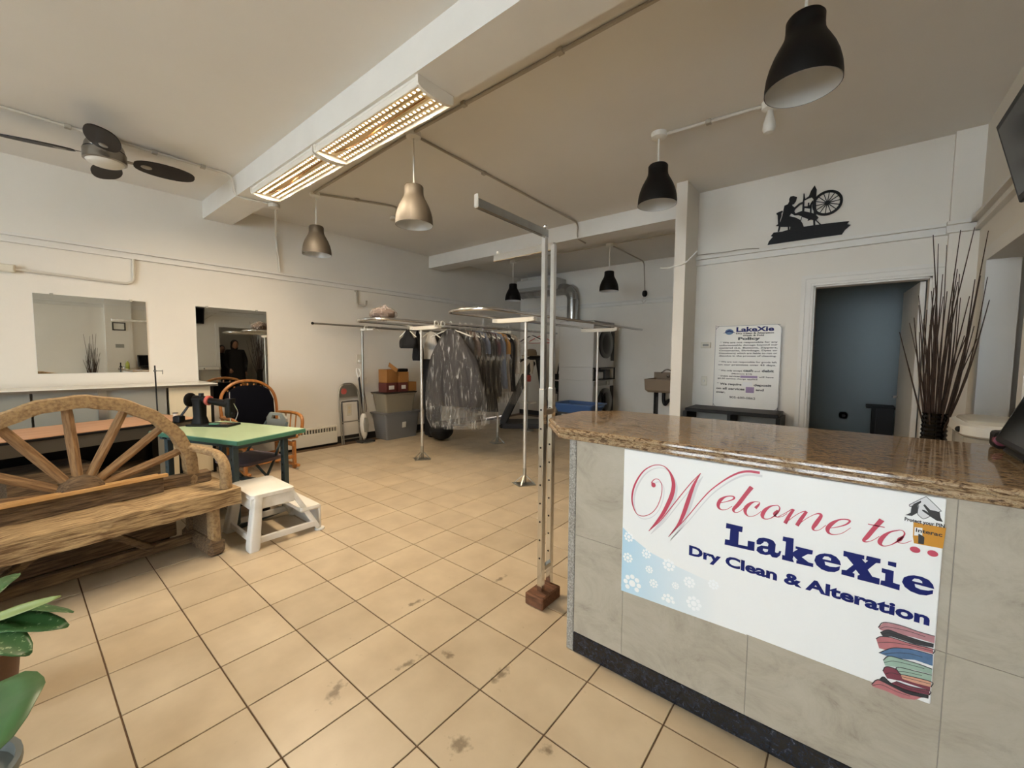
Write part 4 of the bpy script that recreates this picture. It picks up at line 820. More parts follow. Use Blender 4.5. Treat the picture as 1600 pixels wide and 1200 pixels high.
for y in (-.02, .2): obj('end_ring', tube(B(), [(.15+.0*y, y+.03*math.cos(a), 1.74+.03*math.sin(a)) for a in [1.7*PI*k/10 for k in range(11)]], .009, 8), 'white_gloss', t, True)

# garments
def shell(bm, a, b, prof, folds, amp, seed, seg=28, skew=0):
    rnd = random.Random(seed); ph = [rnd.uniform(0, 6.3) for _ in range(4)]; R = []
    for (v, sx, sy, z) in prof:
        ring = []
        for k in range(seg):
            th = 2*PI*k/seg; f = 1+amp*v*(math.sin(folds*th+ph[0]+v*2)+.6*math.sin((folds+3)*th+ph[1]-v*3)); c, s = math.cos(th), math.sin(th)
            ring.append(bm.verts.new((a*sx*math.copysign(abs(c)**.8, c)*(1+.06*amp*math.sin(ph[2]+v*7))+skew*v, b*sy*s*f+.015*v*math.sin(ph[3]+4*v+2*c), z)))
        R.append(ring)
    for p, q in zip(R, R[1:]):
        for k in range(seg): bm.faces.new((p[k], p[(k+1) % seg], q[(k+1) % seg], q[k]))
    return bm
def garment(label, x, y, z, rot, col, L, hw, flare=1.0, plastic=0, col2=None, split=.5, hook='white_gloss', seed=0, skew=0, tri=False, fo=5, am=.22):
    t = thing('hanging_garment', label, 'garment', (x, y, z), rot, 'garments on the racks')
    hk = B(); tube(hk, [(0, .0, -.075), (0, 0, -.02)]+[(.019*math.sin(a)-.0, 0, .002-.019*math.cos(a)+.0) for a in [0.3, .9, 1.6, 2.3, 3.0, 3.7, 4.3]], .003, 6)
    obj('hanger_hook', hk, hook, t)
    obj('hanger', tube(B(), [(-hw*.93, 0, -.165), (-hw*.4, 0, -.105), (0, 0, -.075), (hw*.4, 0, -.105), (hw*.93, 0, -.165)], .008, 6), hook, t)
    def prof(k, L):
        out = [(0, .14*k, .5, -.072)]
        for i in range(11):
            v = i/10; s = ([.30, .62, .80, .92, .98, 1.0, 1.0, 1.0, .98, .96, .80] if tri else [.62, .97, 1, .98, .95, .94, .95, .97, 1.0, 1.02, 1.04])[i]; fl = 1+(flare-1)*v
            out.append((v, s*fl*k, .7+.5*v, -.10-.05*(i > 0)-(L-.1)*v))
        return out
    P = prof(1, L)
    if col2:
        n = max(3, int(split*11)); obj('upper', shell(B(), hw, .05, P[:n+1], 5, .22, seed, skew=skew), col, t, True); obj('lower', shell(B(), hw*.92, .055, P[n:], 6, .22, seed+1, skew=skew), col2, t, True)
    else: obj('cloth', shell(B(), hw, .05, P, fo, am, seed, 28 if fo < 8 else 64, skew=skew), col, t, True)
    if plastic: obj('plastic_cover', shell(B(), hw*1.08, .075, prof(1.03, L+plastic), fo+3, am+.12, seed+5, 36 if fo < 8 else 72, skew=skew), 'garment_plastic', t, True)
for n_, c_ in (('g_grey', '33302f'), ('g_char', '2b2a2c'), ('g_brown', '5d4c42'), ('g_blue', '5a6478'), ('g_navy', '23242f'), ('g_gold', 'b07d2e'), ('g_white', 'c9c5bd'), ('g_black', '101012'), ('g_maroon', '43202a'), ('g_light', 'a39c92')):
    mat(n_, c_, .9, var=.25, scale=12, stretch=(4, 4, .6))
GZ = 1.72+.0135
garment('long grey garment in a wide crumpled plastic cover at the front of the rack', -3.85, 3.50, GZ, .35, 'g_grey', .98, .30, 1.35, .28, None, seed=1, skew=.08, tri=True, fo=11, am=.34)
gl = [('dark grey garment in plastic, second on the wrapped rack', 'g_char', 1.0, .23, .28, None), ('brown jacket in plastic behind the front bag', 'g_brown', .95, .23, .1, 'g_char'), ('charcoal coat in plastic with white hanger hook', 'g_char', 1.05, .23, .2, None),
 ('slate blue shirt in plastic, mid rack', 'g_blue', .85, .22, .25, 'g_navy'), ('black coat in plastic, mid rack', 'g_black', 1.1, .22, .1, None), ('dark maroon collared garment on a white hanger', 'g_maroon', .9, .22, .1, 'g_char'), ('blue-grey striped shirt in plastic', 'g_blue', .8, .22, .2, None),
 ('mustard yellow top in plastic with pale lower half', 'g_gold', .85, .21, .1, 'g_light'), ('black jacket after the mustard top', 'g_black', .85, .21, .0, None), ('pale garment in clear plastic at the far end of the rack', 'g_light', .6, .21, .45, None)]
for i, (lb, c, L, hw, pl, c2) in enumerate(gl):
    garment(lb, -3.86, 3.66+i*.105, GZ, .18+.05*math.sin(i*2.1), c, L, hw, 1.1, pl, c2, .45, 'white_gloss' if i % 3 else 'chrome', 10+i*3)
garment('black patterned top hanging behind the first rack post', -4.42, 3.28, GZ, .5, 'g_black', .26, .12, 1.0, 0, None, seed=50, tri=True)
garment('short black garment hanging next to the patterned top', -4.42, 3.44, GZ, .3, 'g_black', .42, .07, 1.0, 0, None, seed=52, tri=True)
garment('white blouse over long black trousers beside the wrapped garments', -4.42, 3.66, GZ, .5, 'g_white', 1.1, .15, 1.0, 0, 'g_black', .40, seed=54, tri=True)
garment('dark jacket half hidden behind the white blouse', -4.42, 3.85, GZ, .3, 'g_char', .8, .2, 1.0, 0, None, seed=56)
def hanger(label, x, y, z, rot, col):
    t = thing('clothes_hanger', label, 'hanger', (x, y, z), rot, 'empty hangers')
    obj('hook', tube(B(), [(0, 0, -.08), (0, 0, -.02)]+[(.018*math.sin(a), 0, -.018*math.cos(a)) for a in [.3, 1, 1.7, 2.4, 3.1, 3.8]], .0035, 6), 'white_gloss', t)
    obj('frame', tube(B(), smooth_pts([(0, 0, -.08), (.1, 0, -.115), (.2, 0, -.165), (.19, 0, -.185), (0, 0, -.185), (-.19, 0, -.185), (-.2, 0, -.165), (-.1, 0, -.115)], 3, True), .0075, 6, True), col, t, True)
hanger('empty white hanger at the far end of the wrapped garments rack', -3.85, 5.12, GZ, .2, 'white_gloss')
hanger('empty black and white hanger beside the white one', -3.85, 5.2, GZ, .15, 'black_plastic')
mat('pink_plastic', 'c26a63', .4)
hanger('empty pink-red hanger next to the white hangers', -3.85, 5.42, GZ, .15, 'pink_plastic')
t = thing('plastic_bundle', 'bundle in crumpled clear plastic lying on the looped rack end', 'bundle', (-4.12, 2.72, 1.735))
bb = B(); ball(bb, (0, 0, .055), .15, 20, 10, (1.05, .75, .40)); rnd = random.Random(4)
for v in bb.verts: v.co += Vector((rnd.uniform(-.012, .012), rnd.uniform(-.012, .012), rnd.uniform(-.008, .014)))
obj('contents', bb, 'g_brown', t, True)
bb = B(); ball(bb, (0, 0, .06), .17, 24, 12, (1.05, .78, .44))
for v in bb.verts: v.co += Vector((rnd.uniform(-.014, .014), rnd.uniform(-.014, .014), rnd.uniform(-.006, .016)))
ball(bb, (.03, 0, .135), .03, 8, 6, (1, 1, 1.2)); obj('plastic_wrap', bb, 'bag_plastic', t, True)

# ---------------------------------------------------------------- along the left wall
def wall_mirror(label, y0, y1, z0, z1):
    t = thing('wall_mirror', label, 'mirror', (LW, (y0+y1)/2, z0))
    h, a = z1-z0, (y1-y0)/2
    obj('backing', box(B(), 0, .006, -a, a, 0, h), 'white_gloss', t); obj('glass', box(B(), .006, .010, -a+.002, a-.002, .002, h-.002), 'mirror_glass', t)
    for (y, z) in ((-a*.7, h), (a*.7, h)): obj('clip', box(B(), .004, .016, y-.012, y+.012, z-.012, z+.008), 'dull_steel', t)
wall_mirror('wide frameless wall mirror at the left', .168, .970, 1.132, 1.892)
wall_mirror('narrow frameless wall mirror above the rocking chair', 1.406, 2.164, .75, 1.890)
t = thing('baseboard_heater', 'cream baseboard heater with dark slots along the left wall', 'heater', (LW, 2.3, 0))
obj('cover', box(B(), 0, .075, -.75, .76, .03, .205, .006), 'white_metal', t)
obj('top_cover', box(B(), 0, .065, -.75, .76, .26, .29, .006), 'white_metal', t); obj('fin_core', box(B(), .005, .045, -.74, .75, .20, .265), 'black_plastic', t)
for k in range(38): obj('vent_bar', box(B(), .045, .070, -.74+k*.04, -.726+k*.04, .20, .265), 'white_metal', t)
obj('kick_gap', box(B(), 0, .06, -.75, .76, 0, .03), 'black_plastic', t)
t = thing('display_counter', 'long pale counter with grey panels below the wide mirror', 'counter', (-5.62, .25, 0))
obj('top', box(B(), -.28, .17, -1.7, 1.22, .985, 1.008, .003), 'white_gloss', t)
obj('edge_strip', box(B(), .165, .175, -1.7, 1.22, .978, 1.0), 'brushed_nickel', t)
for a, b in zip((-1.6, -.86, -.135, .30, .79), (-.87, -.145, .29, .78, .80)):
    if b-a > .05: obj('panel', box(B(), .10, .12, a+.003, b-.003, .05, .975), 'grey_panel', t)
obj('end_panel', box(B(), .08, .12, .80, 1.16, .02, .975), 'cream', t); obj('end_post', box(B(), -.26, .12, 1.16, 1.19, 0, .98), 'black_satin', t)
obj('divider', box(B(), .11, .135, .27, .33, .05, .975), 'dull_steel', t)

# folding chair, mop, outlets, hook
t = thing('folding_chair', 'grey metal folding chair leaning folded against the left wall', 'chair', (-5.84, 3.25, 0))
obj('frame', tube(B(), smooth_pts([(.05, -.155, .0), (.04, -.165, .3), (-.02, -.16, .72), (-.045, -.1, .87), (-.05, 0, .90), (-.045, .1, .87), (-.02, .16, .72), (.04, .165, .3), (.05, .155, .0)], 4), .012, 8), 'dull_steel', t, True)
bm = B(); prism(bm, [[(-.15, .70), (.15, .70), (.14, .80), (.07, .88), (-.07, .88), (-.14, .80)]], YZ, -.035, -.022); obj('backrest', bm, 'dull_steel', t)
obj('seat_frame', tube(B(), smooth_pts([(.03, -.13, .3), (.015, -.13, .60), (.012, -.1, .63), (.012, .1, .63), (.015, .13, .60), (.03, .13, .3)], 3), .010, 8), 'tread_grey', t, True)
obj('rear_leg', rod(B(), (.06, -.13, 0), (.0, -.13, .6), .010, 8), 'dull_steel', t); obj('rear_leg', rod(B(), (.06, .13, 0), (.0, .13, .6), .010, 8), 'dull_steel', t)
obj('stretcher', rod(B(), (.05, -.155, .07), (.05, .155, .07), .009, 8), 'dull_steel', t); obj('stretcher', rod(B(), (.04, -.16, .33), (.04, .16, .33), .009, 8), 'dull_steel', t)
obj('sticker', lathe(B(), [(.045, 0), (.045, .001)], 18), 'red_sticker', t, rot=(0, PI/2, 0), loc=(-.021, -.075, .785))
t = thing('steam_mop', 'white steam mop leaning against the wall beside the folding chair', 'mop', (-5.72, 3.42, 0))
bm = B(); prism(bm, [[(-.02, -.12), (.09, -.1), (.1, .12), (-.02, .13)]], XY, 0, .025); obj('mop_pad', bm, 'tread_grey', t)
obj('body', lathe(B(), [(.02, .05), (.045, .12), (.06, .25), (.055, .36), (.035, .42), (.02, .44)], 20), 'white_gloss', t, True, rot=(0, -.06, 0)); obj('water_tank', loft(B(), [(rrect(.012, .03, .01), .16), (rrect(.02, .04, .012), .28), (rrect(.012, .028, .01), .38)]), 'grey_panel', t, loc=(.05, 0, 0))
obj('handle_tube', rod(B(), (-.03, 0, .42), (-.085, -.03, 1.0), .013, 10), 'black_plastic', t, True)
obj('grip', tube(B(), smooth_pts([(-.085, -.03, .98), (-.10, -.05, 1.06), (-.12, -.04, 1.12), (-.12, .0, 1.12), (-.1, .01, 1.05), (-.085, -.02, .99)], 4), .013, 8), 'white_gloss', t, True)
obj('cloth', box(B(), -.09, -.075, .0, .1, .88, .98, .004), 'cloth_white', t); obj('cord', tube(B(), smooth_pts([(-.08, .02, 1.0), (-.05, .03, .8), (-.02, .05, .55), (-.05, .06, .45)], 5), .005, 6), 'black_plastic', t)
t = thing('wall_outlet', 'cream wall outlet behind the folded chair', 'outlet', (LW, 3.29, .49)); obj('plate', box(B(), 0, .008, -.04, .04, -.09, .09, .003), 'outlet_white', t)
for z in (-.03, .03): obj('receptacle', box(B(), .008, .011, -.018, .018, z-.02, z+.02, .002), 'cream', t)
t = thing('wall_outlet', 'cream wall outlet with plug above the steam mop', 'outlet', (LW, 3.47, 1.27)); obj('plate', box(B(), 0, .008, -.04, .04, -.07, .07, .003), 'outlet_white', t); obj('plug', box(B(), .008, .04, -.02, .02, -.05, -.01, .004), 'white_gloss', t)
t = thing('wall_hook', 'grey bent pipe hook on the left wall above the racks', 'hook', (LW, 3.44, 2.1)); obj('pipe', tube(B(), [(.02, 0, .24), (.03, 0, .03), (.04, .015, .0), (.05, .12, 0), (.05, .145, .02), (.05, .15, .08)], .014, 8), 'conduit_dark', t, True); obj('foot', box(B(), 0, .02, -.025, .025, .2, .27, .004), 'conduit_dark', t)

# storage bins with boxes
def bin_(label, x, y, L, D, z, H, col, lid):
    t = thing('storage_tote', label, 'tote', (x, y, z), 0, 'stacked totes')
    obj('tub', loft(B(), [(rrect(D*.43, L*.43, .03), 0), (rrect(D*.5, L*.5, .035), H-.04), (rrect(D*.53, L*.53, .03), H-.038), (rrect(D*.53, L*.53, .03), H-.02)]), col, t, True)
    obj('lid', loft(B(), [(rrect(D*.54, L*.54, .03), H-.02), (rrect(D*.55, L*.55, .03), H-.012), (rrect(D*.55, L*.55, .03), H-.004), (rrect(D*.48, L*.48, .03), H)]), lid, t, True)
    return t
tt = bin_('large grey plastic tote at the bottom of the stack', -5.70, 3.98, .66, .38, 0, .43, 'grey_bin', 'grey_bin')
obj('label', box(B(), .172, .178, -.02, .05, .19, .28), 'paper', tt, rot=(0, .08, 0))
bin_('tan plastic tote with dark lid on the grey tote', -5.70, 3.95, .58, .36, .43, .32, 'tan_bin', 'bin_lid')
def carton(label, x, y, z, lx, ly, h, m, rot=0, extra=None):
    t = thing('carton', label, 'box', (x, y, z), rot, 'cartons on the totes')
    obj('box_body', box(B(), -lx/2, lx/2, -ly/2, ly/2, 0, h, .003), m, t)
    if extra == 'open':
        bm = B(); beam(bm, (lx/2, 0, h), (lx/2+.03, 0, h+.06), ly, .003, upv=(0, 1, 0)); obj('flap', bm, m, t)
    if extra == 'label': obj('label', box(B(), lx/2, lx/2+.001, -ly*.25, ly*.25, h*.3, h*.7), 'paper', t)
    if extra == 'black': obj('black_item', box(B(), -lx*.45, lx*.45, -ly*.55, ly*.5, h, h+.05, .01), 'black_plastic', t)
carton('low dark red carton on the tan tote lid, left', -5.66, 3.80, .75, .2, .2, .15, 'cardboard_red', .05, 'label'); carton('second dark red carton on the tan tote lid, middle', -5.64, 4.02, .75, .2, .16, .15, 'cardboard_red', -.03, 'label')
carton('small brown carton on the tan tote lid, right', -5.64, 4.2, .75, .18, .16, .15, 'cardboard', .02); carton('open brown carton on top of the dark red cartons', -5.67, 3.82, .90, .2, .22, .21, 'cardboard', .1, 'open'); carton('brown carton with a black item on top of the red cartons', -5.63, 4.03, .90, .2, .17, .17, 'cardboard', -.08, 'black')
t = thing('black_coil_rack', 'black ribbed spool rack standing behind the first rack post', 'rack', (-5.25, 4.45, 0)); obj('pole', rod(B(), (0, 0, 0), (0, 0, 1.22), .02, 10), 'black_plastic', t)
for k in range(9): obj('ring', lathe(B(), [(.06, -.012), (.075, 0), (.06, .012)], 14), 'black_plastic', t, loc=(0, 0, .72+k*.055))
obj('foot', lathe(B(), [(.14, 0), (.14, .02), (.03, .05)], 18), 'black_plastic', t)
t = thing('black_bag', 'black round bag on the floor under the hanging garments', 'bag', (-4.95, 4.3, 0)); bb = B(); ball(bb, (0, 0, .15), .17, 18, 10, (1, 1.2, .88)); obj('bag_body', bb, 'belt_black', t, True); obj('strap', tube(B(), smooth_pts([(.1, -.1, .22), (.17, 0, .28), (.1, .1, .22)], 5), .012, 6), 'tread_grey', t)
t = thing('floor_case', 'black upright case standing beside the totes', 'case', (-5.3, 4.42, 0)); obj('case_body', box(B(), -.1, .1, -.12, .12, .02, .5, .02), 'belt_black', t); obj('case_handle', tube(B(), [(0, -.05, .5), (0, -.04, .54), (0, .04, .54), (0, .05, .5)], .008, 6), 'black_plastic', t)

# ---------------------------------------------------------------- back room
def machine(label, z):
    t = thing('washing_machine', label, 'washing machine', (-3.75, 6.76, z), 0, 'stacked machines')
    obj('cabinet', box(B(), -.35, .35, -.40, .40, 0, .82, .01), 'washer_white', t)
    d = obj('door', lathe(B(), [(.22, 0), (.255, .02), (.255, .05), (.20, .06)], 32), 'black_gloss', t, True, loc=(.35, 0, .42), rot=(0, PI/2, 0))
    obj('door_glass', lathe(B(), [(.19, .058), (.12, .075), (.04, .08)], 28), 'glass_dark', d, True)
    obj('dark_side', box(B(), .345, .358, .26, .395, .12, .70), 'belt_black', t)
    obj('control_panel', box(B(), .348, .356, -.38, .25, .72, .80), 'grey_panel', t); obj('knob', lathe(B(), [(.03, 0), (.03, .02)], 16), 'dull_steel', t, loc=(.355, .12, .76), rot=(0, PI/2, 0))
machine('white front-load washer at the bottom of the stack in the back room', .10); machine('white front-load dryer on top of the stack in the back room', 1.14)
t = thing('machine_shelf', 'shelf unit with a small appliance between washer and dryer', 'shelf', (-3.75, 6.76, .92)); obj('shelf', box(B(), .05, .38, -.395, .40, 0, .015), 'black_satin', t); obj('shelf', box(B(), .05, .38, -.395, .40, .205, .22), 'black_satin', t)
for sx in (.07, .37):
    for sy in (-.37, .385): obj('post', box(B(), sx-.01, sx+.01, sy-.01, sy+.01, .015, .205), 'black_satin', t)
obj('side_board', box(B(), -.34, .345, -.402, -.387, -.005, .225), 'washer_white', t)
obj('appliance', box(B(), .0, .32, -.3, .05, .015, .14, .01), 'washer_white', t); obj('keypad', box(B(), .1, .33, .1, .3, .015, .18, .006), 'tread_grey', t)
t = thing('machine_plinth', 'low plinth under the stacked washer', 'plinth', (-3.75, 6.76, 0)); obj('slab', box(B(), -.36, .36, -.41, .41, 0, .1, .005), 'grey_panel', t)
t = thing('wall_sink', 'brown utility sink on the far wall beside the column', 'sink', (-2.50, 7.30, .72))
obj('basin', loft(B(), [(rrect(.22, .2, .03), 0), (rrect(.26, .24, .03), .04), (rrect(.27, .25, .02), .23), (rrect(.23, .21, .02), .235), (rrect(.21, .19, .03), .08)], (True, True)), 'sink_brown', t)
obj('drain_pipe', tube(B(), smooth_pts([(0, 0, 0), (0, 0, -.15), (.03, 0, -.22), (.08, 0, -.15), (.1, .2, -.15)], 4), .03, 10), 'black_plastic', t, True)
fa = obj('faucet', tube(B(), smooth_pts([(.06, .2, .23), (.06, .19, .36), (0, .1, .40), (-.05, 0, .34)], 5), .013, 8), 'chrome', t, True); bb = B(); ball(bb, (.14, .2, .27), .03); ball(bb, (0, .2, .27), .03); obj('tap', bb, 'chrome', fa)
for sx in (-1, 1): obj('bracket', box(B(), sx*.2-.015, sx*.2+.015, .1, .25, -.5, 0), 'black_plastic', t)
obj('backsplash', box(B(), -.27, .27, .235, .25, .22, .34), 'sink_brown', t)
t = thing('blue_tub', 'blue shallow tub in front of the washing machine', 'tub', (-3.42, 5.95, .42)); obj('tub', loft(B(), [(rrect(.30, .2, .04), 0), (rrect(.36, .25, .04), .13), (rrect(.38, .27, .04), .135), (rrect(.38, .27, .04), .15), (rrect(.34, .23, .03), .15), (rrect(.29, .19, .03), .02)], (True, True)), 'tub_blue', t, True); obj('handle', tube(B(), [(.38, -.06, .12), (.42, -.05, .12), (.42, .05, .12), (.38, .06, .12)], .01, 6), 'tub_blue', t)
t = thing('tub_stand', 'low dark stand carrying the blue tub', 'stand', (-3.42, 5.95, 0)); obj('top', box(B(), -.3, .3, -.2, .2, .39, .42), 'tread_grey', t)
for sx in (-1, 1):
    for sy in (-1, 1): obj('leg', box(B(), sx*.27-.02, sx*.27+.02, sy*.17-.02, sy*.17+.02, 0, .39), 'tread_grey', t)
t = thing('vent_duct', 'silver ribbed vent duct bending down the far wall', 'duct', (-4.45, 7.33, 1.3))
path = [(-1.25, 0, 1.42), (-.9, 0, 1.42), (-.45, 0, 1.42)]+[(-.18-.22*math.cos(a)*0+.22*math.sin(a)-.0, 0, 1.2+.22*math.cos(a)) for a in [PI/2*k/6 for k in range(7)]]+[(.04, 0, .9), (.04, 0, .62)]
obj('duct_pipe', tube(B(), path, .115, 16), 'galv', t, True)
for i in (0, 1, 2, 5, 7, 9): obj('duct_band', tube(B(), [Vector(path[i]), Vector(path[i])*.97+Vector(path[min(i+1, len(path)-1)])*.03], .121, 16), 'dull_steel', t)
t = thing('wall_unit', 'white boxy unit high in the back room corner above the duct', 'air unit', (-5.25, 7.3, 2.72)); obj('case', box(B(), -.45, .55, -.2, .25, 0, .24, .02, 2), 'washer_white', t); obj('louvre', box(B(), -.4, .5, -.21, -.19, .02, .07), 'grey_panel', t); obj('hanger_rod', rod(B(), (-.3, 0, .24), (-.3, 0, CZ-2.72), .005, 6), 'dull_steel', t); obj('hanger_rod', rod(B(), (.4, 0, .24), (.4, 0, CZ-2.72), .005, 6), 'dull_steel', t)
t = thing('treadmill', 'dark folded treadmill standing in the back room corner', 'treadmill', (-4.75, 6.25, 0), math.radians(-50))
obj('base_frame', box(B(), -.28, .34, -.45, .5, 0, .09, .01), 'tread_grey', t); 
bm = B(); beam(bm, (0, -.42, .08), (0, .12, 1.22), .5, .08, .01, upv=(0, 1, .4)); dk = obj('deck', bm, 'belt_black', t)
for sx in (-1, 1):
    bm = B(); beam(bm, (sx*.27, -.46, .06), (sx*.27, .10, 1.25), .05, .10, .01, upv=(0, 1, .4)); obj('side_rail', bm, 'tread_grey', t)
    bm = B(); beam(bm, (sx*.30, .42, .05), (sx*.30, .22, 1.30), .05, .07, .01); obj('upright', bm, 'tread_grey', t)
obj('console', box(B(), -.34, .34, .02, .34, 1.27, 1.34, .02), 'black_plastic', t)
for sx in (-1, 1): obj('handlebar', tube(B(), smooth_pts([(sx*.32, .25, 1.28), (sx*.33, 0, 1.3), (sx*.33, -.2, 1.2)], 4), .02, 8), 'black_plastic', t, True)
bb = B(); ball(bb, (-.3, -.47, .04), .04); ball(bb, (.3, -.47, .04), .04); obj('roller', bb, 'black_plastic', t)
t = thing('sun_hat', 'beige hat resting on top of the treadmill', 'hat', (-4.72, 6.35, 1.345)); obj('crown', lathe(B(), [(.11, 0), (.11, .06), (.09, .11), (.03, .13)], 20), 'hat_beige', t, True); obj('brim', lathe(B(), [(.19, -.004), (.19, .004), (.1, .012)], 24), 'hat_beige', t, True)
t = thing('white_cloth', 'white cloth draped over the treadmill console', 'cloth', (-4.58, 6.05, 1.22)); bm = B(); loft(bm, [(rrect(.10, .02, .018), -.2), (rrect(.12, .022, .018), -.1), (rrect(.11, .025, .02), .12)]); obj('cloth', bm, 'cloth_white', t, rot=(0, 0, .5)); obj('hem', box(B(), -.1, .1, -.024, .024, -.21, -.2), 'cloth_white', t, rot=(0, 0, .5))
t = thing('red_clip_stand', 'red clip on a thin steel stand before the treadmill', 'stand', (-4.42, 5.85, 0)); obj('rod', rod(B(), (0, 0, .02), (0, 0, .95), .010, 8), 'dull_steel', t); obj('clip', box(B(), -.07, .07, -.02, .02, .88, 1.0, .015), 'red_plastic', t); obj('base', lathe(B(), [(.12, 0), (.12, .015), (.02, .03)], 18), 'dull_steel', t); obj('tray', box(B(), -.13, .13, -.08, .08, .5, .52), 'white_metal', t)
t = thing('hanging_bag', 'dark green and black bag hanging at the treadmill handle', 'bag', (-4.45, 7.1, .62)); obj('bag_body', loft(B(), [(rrect(.16, .09, .05), 0), (rrect(.2, .11, .06), .12), (rrect(.18, .1, .05), .36)]), 'belt_black', t, True); obj('pocket', box(B(), -.13, .13, -.125, -.1, .06, .2, .015), 'bag_green', t); obj('stripe', box(B(), -.15, .12, -.128, -.105, .22, .245), 'cloth_white', t); obj('strap', tube(B(), smooth_pts([(-.15, 0, .35), (-.1, 0, .6), (.0, 0, .68), (.1, 0, .6), (.15, 0, .35)], 4), .014, 6), 'belt_black', t)
t = thing('bag_stand', 'dark side table under the green bag in the back room', 'table', (-4.45, 7.1, 0)); obj('tabletop', box(B(), -.25, .25, -.18, .18, .59, .62), 'tread_grey', t)
for sx in (-1, 1):
    for sy in (-1, 1): obj('leg', box(B(), sx*.22-.015, sx*.22+.015, sy*.15-.015, sy*.15+.015, 0, .59), 'tread_grey', t)
# ---------------------------------------------------------------- wagon wheel bench
t = thing('wagon_wheel_bench', 'rough old wooden bench with a half wagon wheel as its back', 'bench', (-3.30, .20, 0), math.radians(6))
def rough(bm, a, seed, cuts=0):
    r = random.Random(seed)
    if cuts: bmesh.ops.subdivide_edges(bm, edges=bm.edges[:], cuts=cuts, use_grid_fill=True)
    for v in bm.verts: v.co += Vector((r.uniform(-a, a), r.uniform(-a, a), r.uniform(-a, a)))
    return bm
bm = B(); box(bm, -.27, .22, -.74, .74, .315, .425)
bmesh.ops.subdivide_edges(bm, edges=[e_ for e_ in bm.edges if abs((e_.verts[0].co-e_.verts[1].co).y) > .5], cuts=18)
rough(bm, .006, 3); obj('seat', bm, 'old_wood', t)
wc = (.05, .50); Ro, Ri, wx = .585, .505, -.165
bm = B(); n = 40; R = []
for k in range(n+1):
    a = math.radians(-9)+math.radians(198)*k/n; c, s = math.cos(a), math.sin(a); j = .004*math.sin(k*1.7)
    R.append([bm.verts.new((wx+dx, wc[0]+(r+j)*c, max(.425, wc[1]+(r+j)*s))) for dx, r in ((-.04, Ri+.006), (-.046, (Ri+Ro)/2), (-.04, Ro-.006), (.0, Ro), (.04, Ro-.006), (.046, (Ri+Ro)/2), (.04, Ri+.006), (0, Ri))])
for p, q in zip(R, R[1:]):
    for k in range(8): bm.faces.new((p[k], p[(k+1) % 8], q[(k+1) % 8], q[k]))
bm.faces.new(R[0][::-1]); bm.faces.new(R[-1])
obj('wheel_rim', bm, 'old_wood_radial', t, True)
for a in (19, 41, 66, 94, 123, 150, 174):
    a = math.radians(a); c, s = math.cos(a), math.sin(a)
    p0, p1 = Vector((0, 0, 0)), Vector((0, 0, Ri+.02-.06)); bm = B(); tube(bm, [p0, p1*.12, p1*.5, p1*.9, p1], lambda u: .026-.006*abs(u-.5), 8)
    d = Vector((0, c, s)); q = Vector((0, 0, 1)).rotation_difference(d)
    obj('spoke', bm, 'spoke_wood', t, True, loc=(wx, wc[0]+.06*c, wc[1]+.06*s), rot=q.to_euler())
bm = B(); lathe(bm, [(.075, -.07), (.105, -.06), (.115, 0), (.105, .055), (.085, .075), (.04, .08)], 24); xform(bm, Matrix.Translation((wx, wc[0], wc[1]+.005)) @ Matrix.Rotation(PI/2, 4, 'Y')); obj('wheel_hub', bm, 'old_wood_dark', t, True)
bm = B(); beam(bm, (wx, -.72, .465), (wx, .70, .465), .085, .08, .01); rough(bm, .004, 5, 2); obj('back_rail', bm, 'old_wood_dark', t)
bm = B(); beam(bm, (-.075, -.74, .475), (-.115, .42, .475), .03, .10, .004); obj('back_plank', bm, 'old_wood_dark', t)
for s in (-1, 1):
    pts = smooth_pts([(wx+.01, wc[0]+s*.50, .69), (wx+.05, wc[0]+s*.56, .675), (-.02, s*.66, .655), (.06, s*.675, .64), (.125, s*.68, .60), (.15, s*.68, .53), (.15, s*.68, .43)], 4)
    obj('armrest', tube(B(), pts, lambda u: .024+.012*u, 9), 'old_wood_radial', t, True)
for s in (-1, 1):
    bm = B(); beam(bm, (.15, s*.60, .02), (.15, s*.60, .32), .075, .06, .012); obj('leg', rough(bm, .003, 8), 'old_wood_radial', t)
    bm = B(); beam(bm, (-.18, s*.60, .02), (-.18, s*.60, .32), .08, .075, .012); obj('leg', rough(bm, .003, 9), 'old_wood_dark', t)
    bm = B(); beam(bm, (-.26, s*.60, .055), (.20, s*.60, .055), .10, .11, .022); obj('foot', rough(bm, .004, 10), 'old_wood_dark', t)
    bm = B(); box(bm, -.15, .12, s*.60-.02, s*.60+.02, .10, .32); obj('side_panel', rough(bm, .003, 11), 'old_wood_dark', t)
bm = B(); beam(bm, (-.09, -.58, .07), (-.09, .58, .07), .05, .06, .006); obj('stretcher', bm, 'old_wood_dark', t)
for s in (-1, 1):
    bm = B(); beam(bm, (-.09, s*.34, .08), (-.09, s*.05, .32), .04, .07, .006, upv=(1, 0, 0)); obj('brace', bm, 'old_wood_dark', t)
for k, (x, z, y1) in enumerate(((-.085, .536, .44), (-.12, .536, .40))):
    st_ = thing('pine_strip', ['pale new pine strip lying along the bench, the front one', 'thin pale pine strip behind the front strip on the bench'][k], 'wood strip', t.matrix_world.translation, math.radians(6), 'pine strips on the bench')
    st_.location = (-3.30, .20, 0)
    bm = B(); beam(bm, (x+.035, -.73, z), (x-.006, y1, z), .028 if k == 0 else .02, .020, .002); obj('strip', bm, 'pine', st_)

